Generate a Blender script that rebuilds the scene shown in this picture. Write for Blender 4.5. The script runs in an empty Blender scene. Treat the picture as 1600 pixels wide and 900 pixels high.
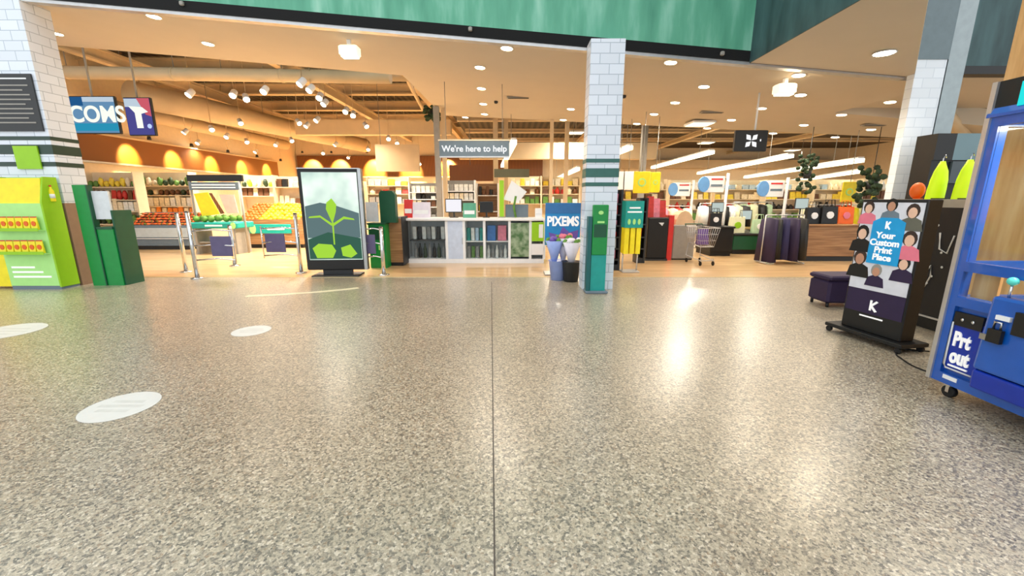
import bpy, math, random
from mathutils import Vector, Matrix
random.seed(7)
C = bpy.context.scene.collection
S = bpy.context.scene

# ------------------------------------------------------------------ camera, world, exposure
F_PX, CAM_H, PITCH = 640.0, 1.5, math.radians(12.35)
cam_d = bpy.data.cameras.new('camera')
cam_d.sensor_width = 36; cam_d.lens = 36 * F_PX / 1600; cam_d.clip_start = .05; cam_d.clip_end = 200
cam = bpy.data.objects.new('camera', cam_d); C.objects.link(cam)
cam.location = (0, 0, CAM_H); cam.rotation_euler = (math.pi/2 - PITCH, 0, 0)
S.camera = cam
S.view_settings.view_transform = 'Standard'; S.view_settings.look = 'None'
S.view_settings.gamma = 1; S.view_settings.use_curve_mapping = False
S.view_settings.exposure = 0.25
W = bpy.data.worlds.new('atrium_daylight'); S.world = W; W.use_nodes = True
bg = W.node_tree.nodes['Background']; bg.inputs[0].default_value = (.93, .97, 1, 1); bg.inputs[1].default_value = 1.3
WARM = (1, .88, .72)
def light(name, kind, loc, power, color, parent=None, aim=None, size=.1, cone=120, blend=.6, shape=None, sy=None):
    d = bpy.data.lights.new(name, kind); d.energy = power; d.color = color
    if kind == 'SPOT': d.spot_size = math.radians(cone); d.spot_blend = blend; d.shadow_soft_size = size
    elif kind == 'AREA':
        d.size = size
        if sy: d.shape = 'RECTANGLE'; d.size_y = sy
    else: d.shadow_soft_size = size
    o = bpy.data.objects.new(name, d); C.objects.link(o); o.location = loc
    if aim is not None:
        o.rotation_euler = (Vector(aim) - Vector(loc)).to_track_quat('-Z', 'Y').to_euler()
    if parent: o.parent = parent
    return o

# ------------------------------------------------------------------ pixel rays (measuring the place from the photograph)
def ray(x, y):
    a, b = x - 800, 450 - y
    return a, F_PX*math.cos(PITCH) + b*math.sin(PITCH), b*math.cos(PITCH) - F_PX*math.sin(PITCH)
def P(x, y, Y):
    a, f, u = ray(x, y); return Vector((a/f*Y, Y, CAM_H + u/f*Y))
def G(x, y, z=0.0):
    a, f, u = ray(x, y); t = (z-CAM_H)/u; return Vector((a*t, f*t, z))
ZC = lambda X: 3.9 - .08*X                     # raked underside of the front ceiling
def K(x, y):                                   # point on that underside
    a, f, u = ray(x, y); t = (3.9-CAM_H)/(u + .08*a); return Vector((a*t, f*t, CAM_H+u*t))

# ------------------------------------------------------------------ materials
def lin(c): return tuple((v/12.92 if v <= .04045 else ((v+.055)/1.055)**2.4) for v in [k/255 for k in c])
MATS = {}
def mat(name, rgb, rough=.5, metal=0, emit=0, var=.06, scale=9, coat=0):
    if name in MATS: return MATS[name]
    m = bpy.data.materials.new(name); m.use_nodes = True; nt = m.node_tree; b = nt.nodes['Principled BSDF']
    c = lin(rgb)
    b.inputs['Roughness'].default_value = rough; b.inputs['Metallic'].default_value = metal
    b.inputs['Coat Weight'].default_value = coat
    tc = nt.nodes.new('ShaderNodeTexCoord'); nz = nt.nodes.new('ShaderNodeTexNoise'); nz.inputs['Scale'].default_value = scale
    cr = nt.nodes.new('ShaderNodeValToRGB')
    cr.color_ramp.elements[0].color = (*[v*(1-var) for v in c], 1); cr.color_ramp.elements[1].color = (*[min(1, v*(1+var)) for v in c], 1)
    cr.color_ramp.elements[0].position = .3; cr.color_ramp.elements[1].position = .7
    nt.links.new(tc.outputs['Object'], nz.inputs['Vector']); nt.links.new(nz.outputs[0], cr.inputs[0]); nt.links.new(cr.outputs[0], b.inputs['Base Color'])
    if emit:
        b.inputs['Emission Color'].default_value = (*c, 1); b.inputs['Emission Strength'].default_value = emit
    MATS[name] = m; return m
def ramp_mat(name, tex, stops, rough=.5, scale=10, detail=3, stretch=(1, 1, 1), coat=0, metal=0, coord='Object', emit=0):
    if name in MATS: return MATS[name]
    m = bpy.data.materials.new(name); m.use_nodes = True; nt = m.node_tree; b = nt.nodes['Principled BSDF']
    tc = nt.nodes.new('ShaderNodeTexCoord'); mp = nt.nodes.new('ShaderNodeMapping'); mp.inputs['Scale'].default_value = stretch
    t = nt.nodes.new(tex); t.inputs['Scale'].default_value = scale
    if 'Detail' in t.inputs: t.inputs['Detail'].default_value = detail
    cr = nt.nodes.new('ShaderNodeValToRGB'); e = cr.color_ramp.elements
    e[0].position, e[0].color = stops[0][0], (*lin(stops[0][1]), 1); e[1].position, e[1].color = stops[-1][0], (*lin(stops[-1][1]), 1)
    for p, c in stops[1:-1]: e.new(p).color = (*lin(c), 1)
    nt.links.new(tc.outputs[coord], mp.inputs[0]); nt.links.new(mp.outputs[0], t.inputs['Vector'])
    nt.links.new(t.outputs[0], cr.inputs[0]); nt.links.new(cr.outputs[0], b.inputs['Base Color'])
    if emit: nt.links.new(cr.outputs[0], b.inputs['Emission Color']); b.inputs['Emission Strength'].default_value = emit
    b.inputs['Roughness'].default_value = rough; b.inputs['Coat Weight'].default_value = coat; b.inputs['Metallic'].default_value = metal
    MATS[name] = m; return m
def glow(name, rgb, s):
    if name in MATS: return MATS[name]
    m = bpy.data.materials.new(name); m.use_nodes = True; nt = m.node_tree; nt.nodes.clear()
    e = nt.nodes.new('ShaderNodeEmission'); e.inputs[0].default_value = (*lin(rgb), 1); e.inputs[1].default_value = s
    o = nt.nodes.new('ShaderNodeOutputMaterial'); nt.links.new(e.outputs[0], o.inputs[0]); MATS[name] = m; return m
def glass(name='clear_panel', tint=(244, 246, 246), gl=.025):
    if name in MATS: return MATS[name]
    m = bpy.data.materials.new(name); m.use_nodes = True; nt = m.node_tree; nt.nodes.clear()
    t = nt.nodes.new('ShaderNodeBsdfTransparent'); t.inputs[0].default_value = (*lin(tint), 1)
    g = nt.nodes.new('ShaderNodeBsdfGlossy'); g.inputs['Roughness'].default_value = .06
    fr = nt.nodes.new('ShaderNodeLayerWeight'); fr.inputs[0].default_value = .3
    mr = nt.nodes.new('ShaderNodeMapRange'); mr.inputs['To Min'].default_value = gl*.5; mr.inputs['To Max'].default_value = min(1, gl*3)
    mx = nt.nodes.new('ShaderNodeMixShader'); o = nt.nodes.new('ShaderNodeOutputMaterial')
    nt.links.new(fr.outputs['Facing'], mr.inputs[0]); nt.links.new(mr.outputs[0], mx.inputs[0])
    nt.links.new(t.outputs[0], mx.inputs[1]); nt.links.new(g.outputs[0], mx.inputs[2]); nt.links.new(mx.outputs[0], o.inputs[0])
    MATS[name] = m; return m
def terrazzo():
    m = bpy.data.materials.new('polished_terrazzo'); m.use_nodes = True; nt = m.node_tree; b = nt.nodes['Principled BSDF']; L = nt.links.new
    tc = nt.nodes.new('ShaderNodeTexCoord')
    def vor(sc, stops, feat='F1'):
        wn = nt.nodes.new('ShaderNodeTexNoise'); wn.inputs['Scale'].default_value = sc*.8
        ad = nt.nodes.new('ShaderNodeVectorMath'); ad.operation = 'MULTIPLY_ADD'; ad.inputs[1].default_value = (.018,)*3
        L(tc.outputs['Object'], wn.inputs['Vector']); L(wn.outputs[1], ad.inputs[0]); L(tc.outputs['Object'], ad.inputs[2])
        v = nt.nodes.new('ShaderNodeTexVoronoi'); v.inputs['Scale'].default_value = sc; L(ad.outputs[0], v.inputs['Vector'])
        bw = nt.nodes.new('ShaderNodeSeparateColor'); L(v.outputs['Color'], bw.inputs[0])
        c = nt.nodes.new('ShaderNodeValToRGB'); c.color_ramp.interpolation = 'CONSTANT'; e = c.color_ramp.elements
        e[0].position, e[0].color = 0, (*lin(stops[0][1]), 1); e[1].position, e[1].color = stops[1][0], (*lin(stops[1][1]), 1)
        for p, q in stops[2:]: e.new(p).color = (*lin(q), 1)
        L(bw.outputs[0], c.inputs[0]); return c
    big = vor(84, [(0, (34, 32, 30)), (.12, (82, 76, 68)), (.26, (144, 136, 120)), (.45, (180, 170, 150)), (.68, (198, 188, 167)), (.86, (230, 222, 206)), (.95, (150, 126, 98))])
    fine = vor(190, [(0, (72, 66, 58)), (.18, (160, 151, 134)), (.55, (190, 180, 161)), (.85, (222, 214, 198))])
    mx = nt.nodes.new('ShaderNodeMix'); mx.data_type = 'RGBA'; mx.inputs[0].default_value = .38; L(big.outputs[0], mx.inputs[6]); L(fine.outputs[0], mx.inputs[7])
    n = nt.nodes.new('ShaderNodeTexNoise'); n.inputs['Scale'].default_value = .55; n.inputs['Detail'].default_value = 4; L(tc.outputs['Object'], n.inputs['Vector'])
    c2 = nt.nodes.new('ShaderNodeValToRGB'); c2.color_ramp.elements[0].color = (.88, .835, .76, 1); c2.color_ramp.elements[1].color = (1.06, 1.01, .93, 1)
    c2.color_ramp.elements[0].position = .35; c2.color_ramp.elements[1].position = .65; L(n.outputs[0], c2.inputs[0])
    m2 = nt.nodes.new('ShaderNodeMix'); m2.data_type = 'RGBA'; m2.blend_type = 'MULTIPLY'; m2.inputs[0].default_value = 1
    L(mx.outputs[2], m2.inputs[6]); L(c2.outputs[0], m2.inputs[7]); L(m2.outputs[2], b.inputs['Base Color'])
    b.inputs['Roughness'].default_value = .5; b.inputs['Coat Weight'].default_value = 1; b.inputs['Coat Roughness'].default_value = .28; b.inputs['Coat IOR'].default_value = 1.75
    return m
def tiles(name, tile, grout, tw=.29, th=.145):
    m = bpy.data.materials.new(name); m.use_nodes = True; nt = m.node_tree; b = nt.nodes['Principled BSDF']; L = nt.links.new
    tc = nt.nodes.new('ShaderNodeTexCoord'); sx = nt.nodes.new('ShaderNodeSeparateXYZ'); ad = nt.nodes.new('ShaderNodeMath'); cx = nt.nodes.new('ShaderNodeCombineXYZ')
    L(tc.outputs['Object'], sx.inputs[0]); L(sx.outputs[0], ad.inputs[0]); L(sx.outputs[1], ad.inputs[1]); L(ad.outputs[0], cx.inputs[0]); L(sx.outputs[2], cx.inputs[1])
    br = nt.nodes.new('ShaderNodeTexBrick'); L(cx.outputs[0], br.inputs['Vector'])
    br.inputs['Color1'].default_value = (*lin(tile), 1); br.inputs['Color2'].default_value = (*lin([v*.96 for v in tile]), 1); br.inputs['Mortar'].default_value = (*lin(grout), 1)
    br.inputs['Scale'].default_value = 1; br.inputs['Brick Width'].default_value = tw; br.inputs['Row Height'].default_value = th; br.inputs['Mortar Size'].default_value = .006
    L(br.outputs['Color'], b.inputs['Base Color']); b.inputs['Roughness'].default_value = .2
    return m

M_terr = terrazzo()
M_tile = tiles('white_column_tile', (228, 236, 246), (176, 188, 200))
M_pale = mat('pale_ceiling', (198, 186, 167), .8, var=.015, scale=2)
M_void = ramp_mat('dark_roof_deck', 'ShaderNodeTexWave', [(.2, (46, 38, 28)), (.8, (84, 70, 50))], .8, 1.2, 2)
M_duct = mat('painted_duct', (216, 192, 154), .55, var=.05, scale=2)
M_green = ramp_mat('stained_green_board', 'ShaderNodeTexNoise', [(.25, (66, 140, 114)), (.5, (92, 168, 138)), (.62, (122, 188, 162)), (.8, (160, 208, 186))], .55, 1.6, 9, (2.2, 2.2, .45))
M_dgreen = ramp_mat('dark_green_board', 'ShaderNodeTexNoise', [(.3, (34, 58, 60)), (.7, (66, 98, 100))], .6, 2, 6, (2, 2, .5))
M_black = mat('black_metal', (12, 12, 13), .5)
M_strip = mat('header_black', (8, 9, 10), .9)
M_dark = mat('charcoal', (42, 44, 46), .5)
M_steel = mat('brushed_steel', (178, 180, 180), .3, 1)
M_chrome = mat('chrome', (210, 212, 214), .15, 1)
M_silver = mat('silver_trim', (196, 196, 196), .35, .7)
M_white = mat('white_laminate', (236, 238, 240), .4, var=.02)
M_cream = mat('cream_board', (236, 218, 186), .6, var=.03)
M_wood = ramp_mat('honey_timber', 'ShaderNodeTexNoise', [(.3, (196, 144, 86)), (.5, (222, 174, 114)), (.7, (238, 198, 140))], .5, 2.5, 6, (5, 5, .5))
M_woodh = ramp_mat('brown_laminate', 'ShaderNodeTexNoise', [(.3, (122, 86, 52)), (.5, (154, 112, 72)), (.7, (178, 138, 94))], .45, 2.5, 6, (.5, .5, 9))
M_floorw = ramp_mat('warm_vinyl_plank', 'ShaderNodeTexNoise', [(.3, (190, 154, 108)), (.7, (222, 188, 142))], .3, 1.5, 5, (.5, 4, 1), coat=.4)
M_fascia = ramp_mat('amber_timber_slats', 'ShaderNodeTexWave', [(.2, (96, 54, 20)), (.8, (150, 92, 36))], .5, 6, 2)
M_lime = mat('lime_board', (150, 204, 20), .5, var=.03)
M_mint = mat('mint_panel', (176, 234, 140), .5, var=.03)
M_yel = mat('yellow_print', (248, 228, 30), .5)
M_grn = mat('bright_green', (8, 140, 62), .4)
M_dkg = mat('deep_green', (6, 78, 50), .45)
M_teal = mat('teal_print', (24, 158, 148), .45)
M_blue = mat('machine_blue', (8, 84, 176), .3, coat=.5)
M_blued = mat('deep_blue', (8, 48, 158), .35)
M_skyb = mat('poster_blue', (28, 134, 196), .5)
M_purp = mat('dark_purple', (40, 24, 60), .7)
M_prp = mat('violet', (110, 84, 168), .6)
M_red = mat('red_print', (206, 44, 40), .5)
M_oran = mat('orange_skin', (232, 100, 8), .5)
M_carr = mat('carrot_orange', (234, 112, 50), .55)
M_ban = mat('yellow_skin', (236, 166, 8), .5)
M_fruitg = mat('leaf_green', (92, 140, 50), .6, var=.3)
M_dleaf = mat('dark_leaf', (40, 62, 34), .7, var=.3)
M_grey = mat('warm_grey', (150, 146, 138), .5)
M_bgrey = mat('blue_grey', (106, 122, 134), .5)
M_glass = glass()
M_lens = glow('lamp_lens', (255, 232, 190), 14)
M_tube = glow('tube_lens', (255, 240, 200), 3.2)
M_txt = mat('white_lettering', (250, 250, 250), .5, emit=.15, var=0)
M_pink = mat('pink_print', (226, 120, 140), .5)
M_hivis = mat('hi_vis_yellow', (214, 248, 12), .6, emit=.12)
M_rub = mat('black_rubber', (14, 14, 15), .6)

# ------------------------------------------------------------------ mesh building
class MB:
    def __init__(s): s.v = []; s.f = []; s.sm = []
    def add(s, vs, fs, smooth=False):
        n = len(s.v); s.v += [tuple(v) for v in vs]; s.f += [tuple(i+n for i in f) for f in fs]; s.sm += [smooth]*len(fs); return s
    def box(s, x0, x1, y0, y1, z0, z1):
        return s.add([(x0,y0,z0),(x1,y0,z0),(x1,y1,z0),(x0,y1,z0),(x0,y0,z1),(x1,y0,z1),(x1,y1,z1),(x0,y1,z1)],
                     [(3,2,1,0),(4,5,6,7),(0,1,5,4),(1,2,6,5),(2,3,7,6),(3,0,4,7)])
    def rbox(s, x0, x1, y0, y1, z0, z1, b=.01):          # box with chamfered vertical edges and top
        b = min(b, (x1-x0)*.3, (y1-y0)*.3, (z1-z0)*.3)
        def ring(i, z): return [(x0+i+b,y0+i,z),(x1-i-b,y0+i,z),(x1-i,y0+i+b,z),(x1-i,y1-i-b,z),(x1-i-b,y1-i,z),(x0+i+b,y1-i,z),(x0+i,y1-i-b,z),(x0+i,y0+i+b,z)]
        R = ring(b,z0)+ring(0,z0+b)+ring(0,z1-b)+ring(b,z1)
        fs = [tuple(range(7,-1,-1)), tuple(range(24,32))]
        for k in range(3):
            for i in range(8): j=(i+1)%8; fs.append((k*8+i,k*8+j,k*8+8+j,k*8+8+i))
        return s.add(R, fs)
    def prism(s, pts, axis, a, b):                        # polygon pts (2D) extruded along axis
        def q(p, t): return {'x':(t,p[0],p[1]), 'y':(p[0],t,p[1]), 'z':(p[0],p[1],t)}[axis]
        n = len(pts); vs = [q(p,a) for p in pts]+[q(p,b) for p in pts]
        return s.add(vs, [tuple(range(n)), tuple(range(2*n-1,n-1,-1))]+[(i,(i+1)%n,n+(i+1)%n,n+i) for i in range(n)])
    def hexa(s, lo, hi):                                  # 4 bottom pts, 4 top pts
        return s.add(lo+hi, [(3,2,1,0),(4,5,6,7),(0,1,5,4),(1,2,6,5),(2,3,7,6),(3,0,4,7)])
    def tube(s, pts, r, n=10, r2=None):
        pts = [Vector(p) for p in pts]; m = len(pts); vs = []; fs = []
        for i, p in enumerate(pts):
            d = (pts[min(i+1,m-1)]-pts[max(i-1,0)]).normalized(); up = Vector((0,0,1)) if abs(d.z) < .95 else Vector((1,0,0))
            a = d.cross(up).normalized(); b = a.cross(d); rr = r if r2 is None else r+(r2-r)*i/(m-1)
            vs += [p+a*rr*math.cos(t)+b*rr*math.sin(t) for t in [2*math.pi*k/n for k in range(n)]]
        for i in range(m-1):
            for k in range(n): fs.append((i*n+k, i*n+(k+1)%n, (i+1)*n+(k+1)%n, (i+1)*n+k))
        s.add(vs, fs, True); k0 = len(s.v)-m*n
        s.f += [tuple(k0+k for k in range(n-1,-1,-1)), tuple(k0+(m-1)*n+k for k in range(n))]; s.sm += [False]*2
        return s
    def lathe(s, prof, c=(0,0,0), n=14):
        vs = [(c[0]+r*math.cos(2*math.pi*k/n), c[1]+r*math.sin(2*math.pi*k/n), c[2]+z) for r, z in prof for k in range(n)]; m = len(prof)
        s.add(vs, [(i*n+k, i*n+(k+1)%n, (i+1)*n+(k+1)%n, (i+1)*n+k) for i in range(m-1) for k in range(n)], True)
        k0 = len(s.v)-m*n; s.f += [tuple(k0+k for k in range(n-1,-1,-1)), tuple(k0+(m-1)*n+k for k in range(n))]; s.sm += [False]*2
        return s
    def ell(s, c, r, n=10, m=7, jit=0):
        pr = [];
        vs = [(c[0], c[1], c[2]-r[2])]
        for i in range(1, m):
            t = -math.pi/2+math.pi*i/m
            for k in range(n):
                a = 2*math.pi*k/n; j = 1+random.uniform(-jit, jit)
                vs.append((c[0]+r[0]*math.cos(t)*math.cos(a)*j, c[1]+r[1]*math.cos(t)*math.sin(a)*j, c[2]+r[2]*math.sin(t)*j))
        vs.append((c[0], c[1], c[2]+r[2])); T = len(vs)-1
        fs = [(0, 1+(k+1)%n, 1+k) for k in range(n)]
        for i in range(m-2):
            for k in range(n): fs.append((1+i*n+k, 1+i*n+(k+1)%n, 1+(i+1)*n+(k+1)%n, 1+(i+1)*n+k))
        fs += [(1+(m-2)*n+k, 1+(m-2)*n+(k+1)%n, T) for k in range(n)]
        return s.add(vs, fs, True)
    def disc(s, c, r, z0, z1, n=28, sx=1):
        return s.prism([(c[0]+r*sx*math.cos(2*math.pi*k/n), c[1]+r*math.sin(2*math.pi*k/n)) for k in range(n)], 'z', z0, z1)
    def build(s, name, m, parent=None, label=None, bevel=0):
        me = bpy.data.meshes.new(name); me.from_pydata(s.v, [], s.f); me.polygons.foreach_set('use_smooth', s.sm); me.update()
        import bmesh
        b = bmesh.new(); b.from_mesh(me); bmesh.ops.recalc_face_normals(b, faces=b.faces); b.to_mesh(me); b.free()
        me.materials.append(m); o = bpy.data.objects.new(name, me); C.objects.link(o)
        if parent: o.parent = parent
        if label: o['label'] = label
        if bevel:
            md = o.modifiers.new('bevel', 'BEVEL'); md.width = bevel; md.segments = 2; md.limit_method = 'ANGLE'
        return o
def B(*a): return MB().box(*a)
def RB(*a): return MB().rbox(*a)
def T(*a, **k): return MB().tube(*a, **k)
def tag(o, label, cat, group=None, kind=None):
    o['label'] = label; o['category'] = cat
    if group: o['group'] = group
    if kind: o['kind'] = kind
    return o
def thing(name, label, cat, loc=(0,0,0), rz=0, group=None):
    o = bpy.data.objects.new(name, None); C.objects.link(o); o.empty_display_size = .1; o.location = loc; o.rotation_euler = (0,0,rz)
    return tag(o, label, cat, group)
def struct(name, mb, m): o = mb.build(name, m); o['kind'] = 'structure'; return o
def copy_tree(o, loc=None, rz=None, label=None, group=None, parent=None):
    c = o.copy(); C.objects.link(c); c.parent = parent
    if loc is not None: c.location = loc
    if rz is not None: c.rotation_euler = (0,0,rz)
    if label: c['label'] = label
    if group: c['group'] = group
    for ch in list(o.children): copy_tree(ch, parent=c)
    return c
def text(name, body, size, m, parent, loc, rot, ext=.004, align='CENTER', sx=1, bold=0.0, label=None):
    cu = bpy.data.curves.new(name, 'FONT'); cu.body = body; cu.size = size; cu.extrude = ext; cu.align_x = align; cu.align_y = 'CENTER'; cu.offset = bold; cu.space_line = .85
    t = bpy.data.objects.new(name, cu); C.objects.link(t)
    me = bpy.data.meshes.new_from_object(t.evaluated_get(bpy.context.evaluated_depsgraph_get())); bpy.data.objects.remove(t)
    me.materials.clear(); me.materials.append(m)
    o = bpy.data.objects.new(name, me); C.objects.link(o); o.parent = parent; o.location = loc; o.rotation_euler = rot; o.scale = (sx,1,1)
    if label: o['label'] = label
    return o
FRONT = (math.pi/2, 0, 0)                       # text facing -Y
FACEL = (math.pi/2, 0, -math.pi/2)              # text facing -X
def soffit(x, y):
    if y < 9.6: return True
    return x > -2.3 and y < 13.9 - (x+2.2)*.1914
roofz = lambda x, y: ZC(x) if soffit(x, y) else (6.0 if x < -2.35 else 4.7)
ORD = ['first','second','third','fourth','fifth','sixth','seventh','eighth','ninth','tenth','eleventh','twelfth','thirteenth','fourteenth','fifteenth','sixteenth','seventeenth','eighteenth','nineteenth','twentieth','twenty-first','twenty-second','twenty-third','twenty-fourth','twenty-fifth','twenty-sixth','twenty-seventh','twenty-eighth','twenty-ninth','thirtieth']
ORD += ['thirty-'+k for k in ORD[:9]]+['fortieth']+['forty-'+k for k in ORD[:9]]
def nth(i, n=None):
    if i == 0: return 'leftmost'
    if n and i == n-1: return 'rightmost'
    return ORD[i]+' from the left'

# ================================================================== THE SETTING
HY = 7.1                                        # plane of the shopfront header
TH = 7.84                                       # threshold between mall terrazzo and shop floor
struct('floor', B(-16, 24, -3, TH, -.1, 0), M_terr)
struct('floor', B(-16, 24, TH, 29, -.1, 0), M_floorw)
struct('trim_1', B(-14, 20, TH-.015, TH+.015, 0, .006), mat('brass_strip', (224, 206, 160), .3, .6))
a, b = G(773, 900), G(768, 440); d = Vector((b.x-a.x, b.y-a.y)); a2 = a - (b-a)*.3
struct('trim_2', MB().hexa([(a2.x-.004,a2.y,-.01),(a2.x+.004,a2.y,-.01),(b.x+.004,b.y,-.01),(b.x-.004,b.y,-.01)],[(a2.x-.004,a2.y,.002),(a2.x+.004,a2.y,.002),(b.x+.004,b.y,.002),(b.x-.004,b.y,.002)]), mat('joint_sealant', (92, 84, 76), .7))
def slab(poly, t, name='ceiling', m=M_pale):
    mb = MB(); n = len(poly); vs = [(x,y,ZC(x)) for x,y in poly]+[(x,y,ZC(x)+t) for x,y in poly]
    mb.add(vs, [tuple(range(n-1,-1,-1)), tuple(range(n,2*n))]+[(i,(i+1)%n,n+(i+1)%n,n+i) for i in range(n)])
    return struct(name, mb, m)
slab([(-16, HY+.2), (7.08, HY+.2), (7.08, 9.6), (-16, 9.6)], .35)
slab([(-2.35, 9.6), (14, 9.6), (14, 10.8), (-2.2, 13.9)], .35)
struct('ceiling', B(7.08, 14, HY+.2, 9.6, 3.43, 3.6), M_pale)
slab([(3.78, -1), (4.4, -1), (4.4, 4.88), (6.28, 6.95), (6.28, HY), (3.78, HY)], .2)
struct('ceiling', B(-16, -2.35, 9.6, 29, 6.0, 6.15), M_void)
struct('ceiling', B(-2.35, 24, 10.9, 29, 4.7, 4.85), M_void)
struct('wall_roof_step', B(-2.35, -2.25, 14, 29, 4.85, 6.0), M_duct)
def header(name, x0, x1, zlo, zhi, m, y0=HY, y1=HY+.2, flat=None):
    z = lambda X: (flat if flat is not None else ZC(X))
    return struct(name, MB().hexa([(x0,y0,z(x0)+zlo),(x1,y0,z(x1)+zlo),(x1,y1,z(x1)+zlo),(x0,y1,z(x0)+zlo)],
                                  [(x0,y0,zhi or 0) if zhi > 3 else (x0,y0,z(x0)+zhi),(x1,y0,zhi) if zhi > 3 else (x1,y0,z(x1)+zhi),
                                   (x1,y1,zhi) if zhi > 3 else (x1,y1,z(x1)+zhi),(x0,y1,zhi) if zhi > 3 else (x0,y1,z(x0)+zhi)]), m)
header('wall_front', -16, 3.78, .17, 6.4, M_green)
header('trim_3', -16, 3.78, .02, .17, M_strip)
header('trim_4', -7.58, 6.28, -.03, .02, M_silver, HY+.02, HY+.14)
header('trim_5', 3.78, 6.28, .0, .10, mat('brown_track', (98, 74, 50), .5), HY+.0, HY+.2)
struct('wall_bulkhead', MB().hexa([(3.76,-1,ZC(3.78)),(3.88,-1,ZC(3.78)),(3.88,HY,ZC(3.78)),(3.76,HY,ZC(3.78))],[(3.76,-1,6.4),(3.88,-1,6.4),(3.88,HY,6.4),(3.76,HY,6.4)]), M_dgreen)
struct('wall_front', B(7.08, 16, 7.1, 7.28, 3.55, 6.4), M_dgreen)
struct('trim_6', B(7.08, 16, 7.09, 7.28, 3.43, 3.55), M_black)
struct('wall_left', B(-14.3, -14.1, TH, 29, 0, 6), M_cream)
struct('wall_back', B(-16, 24, 28, 28.2, 0, 6.1), M_cream)
struct('wall_right', B(22, 22.2, 9, 28, 0, 6.1), M_cream)
struct('wall_timber', B(4.40, 4.52, -.6, 3.98, 0, 3.52), M_wood)
# back drop fascias lit by wall-washing spots
fl = thing('timber_fascia', 'long amber timber fascia high on the left shop wall', 'fascia', (-14.08, 12.4, 0))
B(0, .12, 0, 13, 2.72, 3.6).build('panel', M_fascia, fl); B(0, .16, 0, 13, 2.66, 2.72).build('lower_rail', M_silver, fl); B(0, .16, 0, 13, 3.6, 3.66).build('upper_rail', M_duct, fl)
fb = thing('timber_fascia', 'long amber timber fascia across the far back wall', 'fascia', (-14, 27.95, 0))
B(0, 16, -.12, .05, 2.9, 4.2).build('panel', M_fascia, fb); B(0, 16, -.16, .05, 2.84, 2.9).build('lower_rail', M_duct, fb)

# ------------------------------------------------------------------ columns
def bands(root, x0, x1, y0, y1, zs, m):
    for za, zb in zs: B(x0-.006, x1+.006, y0-.006, y1+.006, za, zb).build('painted_band', m, root, 'dark green band')
cl = thing('tiled_column', 'large white tiled column with dark green bands, at left edge', 'column', (-8.7, 7.1, 0))
B(0, 1.11, 0, .45, 0, 6.4).build('shaft', M_tile, cl)
B(.0, 1.116, -.012, .456, 0, 1.42).build('kick_panel', mat('tan_kick', (150, 120, 96), .5), cl)
zz = lambda y, x=70, Y=7.1: P(x, y, Y).z
bands(cl, 0, 1.11, 0, .45, [(zz(219), zz(213)), (zz(241), zz(226)), (zz(260), zz(253))], mat('band_green', (36, 62, 50), .4))
q0, q1 = P(-5, 205, 7.08), P(62, 135, 7.08)
sg = thing('notice_plaque', 'dark grey notice plaque with pale rows on the left column', 'sign', (q0.x+.35, 7.09, q0.z))
B(-.44, .42, -.02, 0, 0, .86).build('board', M_dark, sg)
for k in range(9): B(-.34, .34-.1*(k % 3 == 1), -.024, -.02, .12+k*.07, .14+k*.07).build('text_row', M_grey, sg)
B(-.36, .34, -.024, -.02, .78, .8).build('text_row', M_white, sg)
q0, q1 = P(38, 264, 7.08), P(76, 228, 7.08)
B(q0.x-.1, q0.x+.3, 7.07, 7.09, q0.z, q1.z).build('lime_sign', M_lime)
tag(bpy.data.objects['lime_sign'], 'small lime green sign over the bands of the left column', 'sign')

cc = thing('tiled_column', 'slim white tiled column with teal bands, between the two openings', 'column', (P(911, 400, 6.75).x, 6.75, 0))
cw = P(963, 200, 6.75).x - P(911, 200, 6.75).x
B(0, cw, 0, .33, 0, P(935, 60, 6.75).z).build('shaft', M_tile, cc)
zc = lambda y: P(935, y, 6.75).z
bands(cc, 0, cw, 0, .33, [(zc(254), zc(248)), (zc(277), zc(263)), (zc(291), zc(285))], mat('band_teal', (52, 104, 96), .4))
M_tile2 = tiles('smooth_column_tile', (230, 236, 242), (206, 214, 222))
cr = thing('tiled_column', 'white tiled column with grey steel top behind the black poster stand', 'column', (6.28, 6.95, 0))
B(0, .46, 0, .13, 0, 3.6).build('shaft', M_tile2, cr)
B(-.01, .47, -.01, .14, 3.6, 6.4).build('steel_top', mat('blue_grey_steel', (104, 118, 122), .4, .3), cr, 'blue grey upper section')
fin = mat('fin_steel', (150, 160, 162), .35, .5)
B(.5, .78, .02, .38, 0, 6.4).build('steel_fin', fin, cr); B(.465, .5, .06, .34, 0, 6.4).build('shadow_gap', M_black, cr)

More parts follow.
